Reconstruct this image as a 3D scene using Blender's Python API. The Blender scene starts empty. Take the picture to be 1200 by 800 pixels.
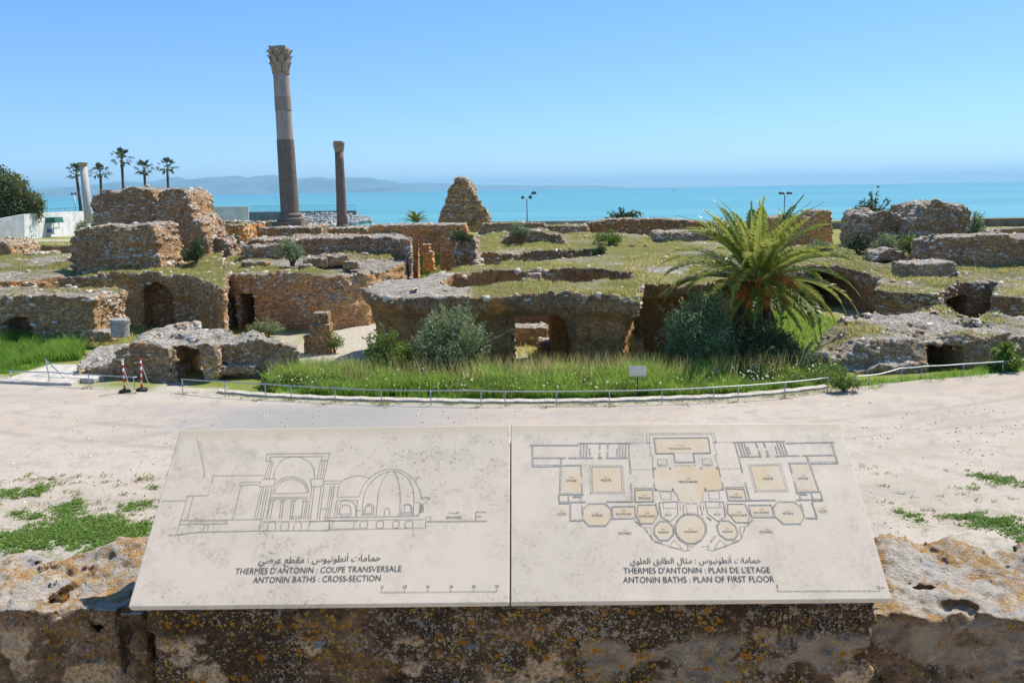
import bpy, math, random
import numpy as np
from mathutils import Vector, Matrix
R = math.radians
SC = bpy.context.scene
COL = SC.collection
rng = np.random.default_rng(7)
random.seed(7)

# ---------------------------------------------------------------- camera
CAMZ, F, PITCH, ROLL = 6.6, 960.0, R(10.5), R(-0.88)
cam = bpy.data.objects.new('camera', bpy.data.cameras.new('camera'))
COL.objects.link(cam)
cam.data.sensor_width = 36.0
cam.data.lens = F / 1200 * 36
cam.data.clip_start = 0.05
cam.data.clip_end = 150000
CR = Matrix.Rotation(math.pi / 2 - PITCH, 3, 'X') @ Matrix.Rotation(ROLL, 3, 'Z')
cam.matrix_world = Matrix.Translation((0, 0, CAMZ)) @ CR.to_4x4()
SC.camera = cam

# ---------------------------------------------------------------- sky, sun, exposure
SUN_AZ, SUN_EL = R(52), R(54)            # azimuth to the right of the view
sdir = Vector((math.sin(SUN_AZ) * math.cos(SUN_EL), math.cos(SUN_AZ) * math.cos(SUN_EL), math.sin(SUN_EL)))
world = bpy.data.worlds.new('World'); SC.world = world; world.use_nodes = True
wt = world.node_tree
sky = wt.nodes.new('ShaderNodeTexSky'); sky.sky_type = 'NISHITA'; sky.sun_disc = False
sky.sun_elevation = SUN_EL; sky.sun_rotation = SUN_AZ
sky.air_density = 0.8; sky.dust_density = 0.0; sky.ozone_density = 10.0; sky.altitude = 0
bg = wt.nodes['Background']; bg.inputs[1].default_value = 0.15
# the camera's soft, slightly cyan rendering of a clear sky: a tone curve and a white balance per channel
se = wt.nodes.new('ShaderNodeSeparateColor'); cb = wt.nodes.new('ShaderNodeCombineColor'); wt.links.new(sky.outputs[0], se.inputs[0])
for _i, (_p, _m) in enumerate(((.86, .70), (.75, .915), (.75, 1.10))):
    pw_ = wt.nodes.new('ShaderNodeMath'); pw_.operation = 'POWER'; pw_.inputs[1].default_value = _p; wt.links.new(se.outputs[_i], pw_.inputs[0])
    mu_ = wt.nodes.new('ShaderNodeMath'); mu_.operation = 'MULTIPLY'; mu_.inputs[1].default_value = _m; wt.links.new(pw_.outputs[0], mu_.inputs[0]); wt.links.new(mu_.outputs[0], cb.inputs[_i])
wt.links.new(cb.outputs[0], bg.inputs[0])
sun = bpy.data.objects.new('sun', bpy.data.lights.new('sun', 'SUN')); COL.objects.link(sun)
sun.data.energy = 3.6; sun.data.angle = R(0.53); sun.data.color = (1.0, 0.94, 0.84)
sun.rotation_euler = sdir.to_track_quat('Z', 'Y').to_euler()
SC.view_settings.view_transform = 'Standard'; SC.view_settings.look = 'None'
SC.view_settings.exposure = 0.8; SC.view_settings.gamma = 1.0
SC.view_settings.use_curve_mapping = False
SC.render.engine = 'CYCLES'
SC.cycles.use_denoising = True
SC.cycles.max_bounces = 6; SC.cycles.transparent_max_bounces = 8
SC.cycles.volume_bounces = 0

# ---------------------------------------------------------------- pixels of the photograph to points in the place
def ray(px, py):
    return CR @ Vector(((px - 600) / F, (400 - py) / F, -1.0))
def at(px, py, Y):
    d = ray(px, py); s = Y / d.y
    return Vector((d.x * s, Y, CAMZ + d.z * s))
def gz(px, py, z):
    d = ray(px, py); s = (z - CAMZ) / d.z
    return Vector((d.x * s, d.y * s, z))

# ---------------------------------------------------------------- noise
_LAT = np.random.default_rng(3).random((64, 64, 64)).astype(np.float32)
def vnoise(x, y, z):
    xi = np.floor(x); yi = np.floor(y); zi = np.floor(z)
    fx = (x - xi).astype(np.float32); fy = (y - yi).astype(np.float32); fz = (z - zi).astype(np.float32)
    fx = fx * fx * (3 - 2 * fx); fy = fy * fy * (3 - 2 * fy); fz = fz * fz * (3 - 2 * fz)
    a = xi.astype(np.int64) & 63; b = yi.astype(np.int64) & 63; c = zi.astype(np.int64) & 63
    a1 = (a + 1) & 63; b1 = (b + 1) & 63; c1 = (c + 1) & 63
    L = _LAT
    x00 = L[a, b, c] * (1 - fx) + L[a1, b, c] * fx
    x10 = L[a, b1, c] * (1 - fx) + L[a1, b1, c] * fx
    x01 = L[a, b, c1] * (1 - fx) + L[a1, b, c1] * fx
    x11 = L[a, b1, c1] * (1 - fx) + L[a1, b1, c1] * fx
    y0 = x00 * (1 - fy) + x10 * fy; y1 = x01 * (1 - fy) + x11 * fy
    return (y0 * (1 - fz) + y1 * fz) * 2 - 1
def fbm(x, y, z, o=3, g=0.5):
    s = 0; a = 1.0; f = 1.0
    for i in range(o):
        s = s + a * vnoise(x * f + 17.3 * i, y * f + 5.1 * i, z * f + 9.7 * i); a *= g; f *= 2.03
    return s

# ---------------------------------------------------------------- linking and tagging
def link(name, mesh, m=None, parent=None):
    o = bpy.data.objects.new(name, mesh); COL.objects.link(o)
    if m is not None and mesh is not None: mesh.materials.append(m)
    if parent is not None:
        o.parent = parent
        o.matrix_parent_inverse = Matrix.Translation(-Vector(parent.location)) if parent.type == 'EMPTY' else parent.matrix_world.inverted()
    return o
def tag(o, label=None, cat=None, group=None, kind=None):
    if label: o['label'] = label
    if cat: o['category'] = cat
    if group: o['group'] = group
    if kind or label: o['kind'] = kind or 'thing'
    return o
def thing(name, loc, label, cat, group=None):
    o = bpy.data.objects.new(name, None); COL.objects.link(o); o.location = loc
    o.empty_display_size = 0.1
    return tag(o, label, cat, group)
def mesh_np(name, V, Fc, smooth=True, attrs=None):
    V = np.asarray(V, np.float32); Fc = np.asarray(Fc, np.int32)
    me = bpy.data.meshes.new(name); n = Fc.shape[1]
    me.vertices.add(len(V)); me.vertices.foreach_set('co', V.ravel())
    me.loops.add(Fc.size); me.loops.foreach_set('vertex_index', Fc.ravel())
    me.polygons.add(len(Fc)); me.polygons.foreach_set('loop_start', np.arange(0, Fc.size, n, dtype=np.int32))
    me.polygons.foreach_set('loop_total', np.full(len(Fc), n, np.int32))
    if smooth: me.polygons.foreach_set('use_smooth', np.ones(len(Fc), bool))
    for k, v in (attrs or {}).items():
        a = me.attributes.new(k, 'FLOAT', 'POINT'); a.data.foreach_set('value', np.asarray(v, np.float32))
    me.update(); me.validate()
    return me

class MB:
    """collects boxes, tubes, lathes of one mesh"""
    def __init__(s): s.v = []; s.f = []
    def add(s, vs, fs):
        k = len(s.v); s.v += [tuple(v) for v in vs]; s.f += [tuple(i + k for i in f) for f in fs]; return s
    def box(s, c, d, rz=0.0, taper=1.0, jit=0.0, tilt=0.0):
        M = Matrix.Rotation(rz, 3, 'Z') @ Matrix.Rotation(tilt, 3, 'X'); c = Vector(c); vs = []
        for z in (-1, 1):
            t = taper if z > 0 else 1
            for x, y in ((-1, -1), (1, -1), (1, 1), (-1, 1)):
                p = Vector((x * d[0] / 2 * t, y * d[1] / 2 * t, z * d[2] / 2))
                if jit: p += Vector([random.uniform(-jit, jit) for _ in range(3)])
                vs.append(c + M @ p)
        return s.add(vs, [(3, 2, 1, 0), (4, 5, 6, 7), (0, 1, 5, 4), (1, 2, 6, 5), (2, 3, 7, 6), (3, 0, 4, 7)])
    def tube(s, pts, r, n=8, cap=True):
        pts = [Vector(p) for p in pts]; rs = r if isinstance(r, (list, tuple)) else [r] * len(pts)
        vs = []; fs = []
        for i, p in enumerate(pts):
            d = (pts[min(i + 1, len(pts) - 1)] - pts[max(i - 1, 0)]).normalized()
            a = d.orthogonal().normalized() if abs(d.z) > .99 else d.cross(Vector((0, 0, 1))).normalized()
            b = d.cross(a)
            for k in range(n):
                t = 2 * math.pi * k / n
                vs.append(p + rs[i] * (math.cos(t) * a + math.sin(t) * b))
        for i in range(len(pts) - 1):
            for k in range(n):
                a0 = i * n + k; a1 = i * n + (k + 1) % n
                fs.append((a0, a1, a1 + n, a0 + n))
        if cap:
            fs.append(tuple(range(n - 1, -1, -1))); fs.append(tuple((len(pts) - 1) * n + k for k in range(n)))
        return s.add(vs, fs)
    def lathe(s, prof, base, axis=Vector((0, 0, 1)), n=32):
        base = Vector(base); axis = axis.normalized()
        a = Vector((1, 0, 0)); a = (a - axis * a.dot(axis)).normalized(); b = axis.cross(a)
        vs = []; fs = []
        for r, h in prof:
            r = float(r); h = float(h)
            for k in range(n):
                t = 2 * math.pi * k / n
                vs.append(base + axis * h + r * (math.cos(t) * a + math.sin(t) * b))
        for i in range(len(prof) - 1):
            for k in range(n):
                a0 = i * n + k; a1 = i * n + (k + 1) % n
                fs.append((a0, a1, a1 + n, a0 + n))
        fs.append(tuple(range(n - 1, -1, -1))); fs.append(tuple((len(prof) - 1) * n + k for k in range(n)))
        return s.add(vs, fs)
    def build(s, name, m, parent=None, smooth=False, bevel=0.0):
        me = bpy.data.meshes.new(name); me.from_pydata(s.v, [], s.f); me.update()
        if smooth: me.polygons.foreach_set('use_smooth', [True] * len(me.polygons))
        o = link(name, me, m, parent)
        if bevel:
            b = o.modifiers.new('bevel', 'BEVEL'); b.width = bevel; b.segments = 2; b.limit_method = 'ANGLE'
        return o

# ---------------------------------------------------------------- node helper
class NM:
    def __init__(s, name, rough=0.9, spec=0.2):
        s.m = bpy.data.materials.new(name); s.m.use_nodes = True
        s.t = s.m.node_tree; s.b = s.t.nodes['Principled BSDF']
        s.b.inputs['Roughness'].default_value = rough
        s.b.inputs['Specular IOR Level'].default_value = spec
        s._g = None
    def nd(s, ty, **kw):
        n = s.t.nodes.new(ty)
        for k, v in kw.items(): setattr(n, k, v)
        return n
    def put(s, sock, v):
        if hasattr(v, 'is_output') or isinstance(v, bpy.types.NodeSocket): s.t.links.new(v, sock)
        else:
            if isinstance(v, (tuple, list)) and len(v) == 3 and sock.type == 'RGBA': v = (*v, 1)
            sock.default_value = v
    def geo(s, k):
        if s._g is None: s._g = s.nd('ShaderNodeNewGeometry')
        return s._g.outputs[k]
    def pos(s): return s.geo('Position')
    def obj(s):
        n = s.nd('ShaderNodeTexCoord'); return n.outputs['Object']
    def nz(s):
        n = s.nd('ShaderNodeSeparateXYZ'); s.put(n.inputs[0], s.geo('Normal')); return n.outputs[2]
    def xyz(s, v, i):
        n = s.nd('ShaderNodeSeparateXYZ'); s.put(n.inputs[0], v); return n.outputs[i]
    def sc(s, v, k):
        n = s.nd('ShaderNodeVectorMath', operation='MULTIPLY'); s.put(n.inputs[0], v); n.inputs[1].default_value = k; return n.outputs[0]
    def vadd(s, v, w):
        n = s.nd('ShaderNodeVectorMath', operation='ADD'); s.put(n.inputs[0], v); s.put(n.inputs[1], w); return n.outputs[0]
    def noise(s, scale, detail=4, rough=0.6, vec=None, dist=0.0, out='Fac'):
        n = s.nd('ShaderNodeTexNoise'); s.put(n.inputs['Vector'], vec if vec is not None else s.pos())
        n.inputs['Scale'].default_value = scale; n.inputs['Detail'].default_value = detail
        n.inputs['Roughness'].default_value = rough; n.inputs['Distortion'].default_value = dist
        return n.outputs[out]
    def voro(s, scale, out='Distance', feature='F1', vec=None, rnd=1.0):
        n = s.nd('ShaderNodeTexVoronoi', feature=feature); s.put(n.inputs['Vector'], vec if vec is not None else s.pos())
        n.inputs['Scale'].default_value = scale; n.inputs['Randomness'].default_value = rnd
        return n.outputs[out]
    def mr(s, v, a, b, c=0.0, d=1.0):
        n = s.nd('ShaderNodeMapRange', interpolation_type='SMOOTHSTEP')
        s.put(n.inputs[0], v); n.inputs[1].default_value = a; n.inputs[2].default_value = b
        n.inputs[3].default_value = c; n.inputs[4].default_value = d; return n.outputs[0]
    def mix(s, f, a, b, blend='MIX'):
        n = s.nd('ShaderNodeMix', data_type='RGBA', blend_type=blend)
        s.put(n.inputs[0], f); s.put(n.inputs[6], a); s.put(n.inputs[7], b); return n.outputs[2]
    def math(s, op, a, b=0.0):
        n = s.nd('ShaderNodeMath', operation=op); s.put(n.inputs[0], a); s.put(n.inputs[1], b); return n.outputs[0]
    def ramp(s, f, stops):
        n = s.nd('ShaderNodeValToRGB'); s.put(n.inputs[0], f); cr = n.color_ramp
        while len(cr.elements) < len(stops): cr.elements.new(0.5)
        for e, (p, c) in zip(cr.elements, stops): e.position = p; e.color = (*c, 1)
        return n.outputs[0]
    def attr(s, name):
        n = s.nd('ShaderNodeAttribute'); n.attribute_name = name; return n.outputs['Fac']
    def bump(s, h, strength=0.5, dist=0.05):
        n = s.nd('ShaderNodeBump'); s.put(n.inputs['Height'], h); n.inputs['Strength'].default_value = strength
        n.inputs['Distance'].default_value = dist; s.t.links.new(n.outputs[0], s.b.inputs['Normal']); return s
    def col(s, v): s.put(s.b.inputs['Base Color'], v); return s

def plain(name, c, rough=0.7, metal=0.0, var=0.15, scale=6.0, spec=0.3):
    k = NM(name, rough, spec); k.b.inputs['Metallic'].default_value = metal
    n = k.noise(scale, 5)
    k.col(k.mix(k.mr(n, .3, .7), tuple(x * (1 - var) for x in c), tuple(min(1, x * (1 + var)) for x in c)))
    return k.m

def ruin_mat(name, ochre=(.56, .32, .135), brown=(.37, .23, .13), grey=(.49, .395, .285), top=(.62, .545, .445), crust=1.0, course=1.0, stones=6.2, joints=1.0, streak=0.0):
    k = NM(name, 0.95, 0.1)
    big = k.noise(.5, 5, .6); mid = k.noise(2.1, 6, .65); fine = k.noise(9, 8, .78)
    lay = k.noise(1.0, 4, .65, vec=k.sc(k.pos(), (1.0, 1.0, 8)))
    warp = k.vadd(k.sc(k.pos(), (1.1, 1.1, 3.0)), k.sc(k.noise(3.5, 5, .7, out='Color'), (.55, .55, .5)))
    vd = k.voro(stones, 'Distance', 'DISTANCE_TO_EDGE', vec=warp); vc = k.voro(stones, 'Color', vec=warp)
    c = k.mix(k.mr(big, .40, .60), ochre, brown)
    c = k.mix(k.mr(mid, .48, .72), c, grey)
    c = k.mix(k.math('MULTIPLY', k.mr(lay, .46, .66), .45 * course), c, tuple(x * .6 for x in brown))
    if streak:                                                      # rain streaks and ochre patches on the vault plaster
        st = k.noise(1.0, 5, .65, vec=k.sc(k.pos(), (3.2, 3.2, .45)))
        c = k.mix(k.math('MULTIPLY', k.mr(st, .5, .68), .7 * streak), c, tuple(x * .45 for x in brown))
        c = k.mix(k.math('MULTIPLY', k.mr(k.noise(.42, 4, .55, vec=k.vadd(k.pos(), (1.7, 0, 3.2))), .56, .66), .75 * streak), c, (ochre[0] * 1.05, ochre[1] * .78, ochre[2] * .5))
        c = k.mix(k.math('MULTIPLY', k.mr(k.noise(1.4, 5, .7, vec=k.vadd(k.pos(), (9, 2, 0))), .56, .70), .4 * streak), c, (.26, .215, .09))
    v = k.mr(k.xyz(vc, 0), 0, 1, 1 - .32 * joints, 1 + .45 * joints)
    g = k.nd('ShaderNodeCombineXYZ'); [k.put(g.inputs[i], v) for i in range(3)]
    c = k.mix(1.0, c, g.outputs[0], 'MULTIPLY')
    joint = k.math('MULTIPLY', k.mr(vd, .0, .06, 1, 0), k.mr(mid, .3, .6, .05 * joints, .4 * joints))
    c = k.mix(joint, c, tuple(x * .5 for x in brown))
    c = k.mix(.9, c, k.ramp(fine, [(.30, (.12, .12, .12)), (.47, (.48, .48, .48)), (.68, (.92, .91, .88))]), 'OVERLAY')
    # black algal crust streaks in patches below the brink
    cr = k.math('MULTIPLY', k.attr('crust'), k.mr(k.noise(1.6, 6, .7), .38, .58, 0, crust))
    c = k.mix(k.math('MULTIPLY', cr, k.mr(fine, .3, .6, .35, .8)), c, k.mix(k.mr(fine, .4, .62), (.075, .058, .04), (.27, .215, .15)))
    c = k.mix(1.0, c, (1.50, 1.32, 1.14), 'MULTIPLY')
    # weathered pale limestone on what lies flat
    up = k.mr(k.math('ADD', k.nz(), k.math('MULTIPLY', k.math('SUBTRACT', fine, .5), .7)), .50, .72)
    tc = k.mix(k.mr(mid, .35, .65), top, tuple(x * .6 for x in top))
    tc = k.mix(k.mr(k.noise(7, 6, .75), .54, .68), tc, (.15, .125, .09))
    tc = k.mix(.9, tc, k.ramp(fine, [(.32, (.18, .18, .18)), (.5, (.52, .52, .52)), (.7, (.85, .85, .84))]), 'OVERLAY')
    c = k.mix(up, c, tc)
    tf = k.math('MULTIPLY', k.attr('turf'), k.mr(k.math('ADD', k.noise(1.1, 7, .75), k.math('MULTIPLY', k.math('SUBTRACT', k.attr('turf'), .5), .25)), .38, .52))
    g2 = k.ramp(k.noise(.9, 6, .7), [(.3, (.17, .20, .04)), (.45, (.33, .28, .11)), (.57, (.22, .25, .05)), (.72, (.44, .36, .20))])
    g2 = k.mix(.6, g2, k.ramp(k.noise(14, 4, .7), [(.3, (.32, .32, .32)), (.7, (.68, .68, .68))]), 'OVERLAY')
    k.col(k.mix(tf, c, g2))
    h = k.math('ADD', k.math('MULTIPLY', fine, 1.0), k.math('ADD', k.math('MULTIPLY', k.mr(vd, 0, .12), .8 * joints), k.math('ADD', k.math('MULTIPLY', lay, .6 * course), k.math('MULTIPLY', k.xyz(vc, 1), .5 * joints))))
    k.bump(h, 1.0, .11)
    return k.m

def leaf_mat(name, a, b, c=None, trans=.25, rough=.55):
    k = NM(name, rough, .25)
    f = k.attr('rnd')
    col = k.ramp(f, [(0, a), (.6, b), (1, c or b)])
    k.col(col)
    tr = k.nd('ShaderNodeBsdfTranslucent'); k.put(tr.inputs[0], k.mix(.5, col, tuple(min(1, x * 1.8) for x in (c or b))))
    mx = k.nd('ShaderNodeMixShader'); mx.inputs[0].default_value = trans
    k.t.links.new(k.b.outputs[0], mx.inputs[1]); k.t.links.new(tr.outputs[0], mx.inputs[2])
    k.t.links.new(mx.outputs[0], k.t.nodes['Material Output'].inputs[0])
    return k.m
# ================================================================ setting: ground, path, sea, hills, haze
def ground_mat():
    k = NM('ground_soil_and_turf', .95, .1)
    g = k.attr('green'); p = k.attr('pale')
    n1 = k.noise(.35, 6, .65); n2 = k.noise(3.0, 6, .7); n3 = k.noise(25, 4, .7)
    dry = k.ramp(n1, [(.3, (.32, .28, .11)), (.5, (.23, .24, .055)), (.7, (.40, .34, .18))])
    grn = k.ramp(n2, [(.3, (.06, .13, .014)), (.55, (.10, .20, .022)), (.75, (.16, .22, .045))])
    pale = k.ramp(n2, [(.3, (.40, .35, .27)), (.6, (.50, .45, .36)), (.75, (.34, .29, .22))])
    c = k.mix(g, dry, grn)
    c = k.mix(p, c, pale)
    c = k.mix(.6, c, k.ramp(n3, [(.3, (.33, .33, .33)), (.7, (.67, .67, .67))]), 'OVERLAY')
    k.col(c); k.bump(k.math('ADD', n2, k.math('MULTIPLY', n3, .4)), .7, .08)
    return k.m
def path_mat():
    k = NM('pale_gravel', .95, .1)
    n1 = k.noise(.22, 5, .6, vec=k.sc(k.pos(), (.6, 1.5, 1))); n2 = k.noise(1.6, 7, .7); n3 = k.noise(30, 5, .75)
    c = k.ramp(n1, [(.3, (.42, .36, .285)), (.45, (.49, .425, .345)), (.56, (.465, .385, .305)), (.7, (.39, .355, .31))])
    c = k.mix(k.mr(n2, .46, .68, 0, .7), c, (.345, .305, .26))
    # grey cement worn through near the barrier
    x = k.xyz(k.pos(), 0); y = k.xyz(k.pos(), 1)
    pm = k.math('MULTIPLY', k.mr(k.math('ADD', x, k.math('MULTIPLY', n2, 5)), -9.5, -4.5), k.mr(k.math('ADD', x, k.math('MULTIPLY', n2, 6)), -2.0, 4.0, 1, 0))
    pm = k.math('MULTIPLY', pm, k.mr(y, 21.2, 22.6)); pm = k.math('MULTIPLY', pm, k.mr(y, 24.3, 26, 1, 0))
    c = k.mix(k.math('MULTIPLY', pm, .9), c, (.31, .295, .275))
    # pebbles
    v = k.voro(16, 'Distance'); vc = k.voro(16, 'Color')
    peb = k.math('MULTIPLY', k.mr(v, .16, .26, 1, 0), k.mr(k.xyz(vc, 0), .5, .54))
    c = k.mix(k.math('MULTIPLY', peb, .7), c, k.mix(k.xyz(vc, 1), (.27, .245, .215), (.62, .58, .52)))
    c = k.mix(.7, c, k.ramp(n3, [(.28, (.25, .25, .25)), (.5, (.5, .5, .5)), (.75, (.7, .7, .7))]), 'OVERLAY')
    # wheel tracks worn by the maintenance cart: two pairs of faint ruts
    rut = None
    for ox, oy, rr in ((-14.0, 2.0, 11.5), (-14.0, 2.0, 13.2), (0, 60.0, 38.6), (0, 60.0, 40.2)):
        dx = k.math('SUBTRACT', x, ox); dy = k.math('SUBTRACT', y, oy); dd = k.math('SQRT', k.math('ADD', k.math('MULTIPLY', dx, dx), k.math('MULTIPLY', dy, dy)))
        q = k.math('ABSOLUTE', k.math('SUBTRACT', k.math('ADD', dd, k.math('MULTIPLY', n2, .35)), rr + .17)); w_ = k.mr(q, .05, .24, 1, 0); rut = w_ if rut is None else k.math('MAXIMUM', rut, w_)
    rut = k.math('MULTIPLY', rut, k.mr(k.noise(.7, 4, .6), .38, .58))
    c = k.mix(k.math('MULTIPLY', rut, .5), c, (.33, .285, .23))
    # thin green film where the weeds start
    w = k.math('MULTIPLY', k.attr('weed'), k.mr(k.noise(2.2, 6, .75), .48, .62))
    c = k.mix(k.math('MULTIPLY', w, .75), c, (.17, .19, .07))
    k.col(c)
    k.bump(k.math('ADD', k.math('MULTIPLY', n3, .6), k.math('ADD', k.math('MULTIPLY', peb, .8), k.math('SUBTRACT', n2, k.math('MULTIPLY', rut, .6)))), .6, .035)
    return k.m

EDGE = [(-60, 436), (15, 445), (60, 449), (100, 453), (155, 459.5), (213, 460), (300, 468), (380, 472), (450, 474), (560, 476), (640, 476), (715, 475),
        (800, 472), (860, 470), (920, 465), (970, 459), (1030, 450), (1100, 443), (1200, 434.5), (1290, 428)]
_ep = [gz(x, y, 0) for x, y in EDGE]
EX = np.array([p.x for p in _ep]); EY = np.array([p.y for p in _ep])
def edge(X): return np.interp(X, EX, EY)
def sst(a, b, x):
    t = np.clip((x - a) / (b - a), 0, 1); return t * t * (3 - 2 * t)
def ground_z(X, Y):
    X = np.asarray(X, float); Y = np.asarray(Y, float)
    e = edge(X)
    floor = -.25 * sst(.6, 2, Y - e) - 0.70 * sst(4.2, 8.5, Y - e)
    left = sst(-12.5, -15, X) * sst(40, 36, Y)                     # lawn on the left lies level with the path
    floor = floor * (1 - left) - .05 * left
    rise = sst(52, 62, Y) * (1 - .35 * sst(8, 22, X)) * (1 - sst(-9.5, -8.3, X) * sst(-2.2, -3.4, X) * sst(70, 66, Y))
    floor = floor + rise * (1.7 - floor)
    far = sst(76, 150, Y); floor = floor + far * (-.5 - floor)
    shore = sst(165, 225, Y); floor = floor + shore * (-7.5 - floor)
    return np.where(Y < e, -.06, floor - .06 * sst(.6, 0, Y - e)) + np.where(Y > e + 1, .05 * fbm(X * .7, Y * .7, X * 0, 3), 0)

def pin(X, Y, poly):
    inside = np.zeros(X.shape, bool); n = len(poly)
    for i in range(n):
        x0, y0 = poly[i]; x1, y1 = poly[(i + 1) % n]
        c = ((y0 > Y) != (y1 > Y)) & (X < (x1 - x0) * (Y - y0) / (y1 - y0 + 1e-12) + x0)
        inside ^= c
    return inside
def ipoly(pts, z): return [(gz(x, y, z).x, gz(x, y, z).y) for x, y in pts]
def soft(X, Y, poly, w):
    d = psd(X, Y, poly); return np.clip(.5 - d / w, 0, 1)
def psd(X, Y, poly):
    """signed distance to a 2-D polygon, negative inside"""
    P = np.asarray(poly, float); n = len(P); d2 = np.full(X.shape, 1e18); ins = np.zeros(X.shape, bool)
    for i in range(n):
        a = P[i]; b = P[(i + 1) % n]; e = b - a
        wx = X - a[0]; wy = Y - a[1]
        t = np.clip((wx * e[0] + wy * e[1]) / (e @ e + 1e-12), 0, 1)
        d2 = np.minimum(d2, (wx - e[0] * t) ** 2 + (wy - e[1] * t) ** 2)
        c = ((a[1] > Y) != (b[1] > Y)) & (X < e[0] * (Y - a[1]) / (e[1] + 1e-12) + a[0])
        ins ^= c
    d = np.sqrt(d2); return np.where(ins, -d, d)

GRASS_STRIP = ipoly([(318, 462), (310, 448), (345, 440), (400, 441), (430, 441), (480, 432), (590, 428), (640, 428), (700, 424), (760, 422), (860, 420), (960, 424), (985, 440),
                     (972, 454), (920, 459), (860, 463), (715, 468), (560, 469), (450, 467), (380, 464)], -.25)
GRASS_LEFT = ipoly([(-80, 438), (10, 436), (62, 424), (95, 420), (104, 404), (60, 399), (-90, 397)], 0)
GRASS_RIGHT = ipoly([(985, 458), (1000, 447), (1090, 438), (1200, 424), (1280, 418), (1280, 426), (1200, 439), (1120, 447), (1040, 456)], 0)
PAVE = ipoly([(330, 425), (365, 385), (440, 372), (460, 388), (450, 420), (420, 440), (380, 432)], -.9)

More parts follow.
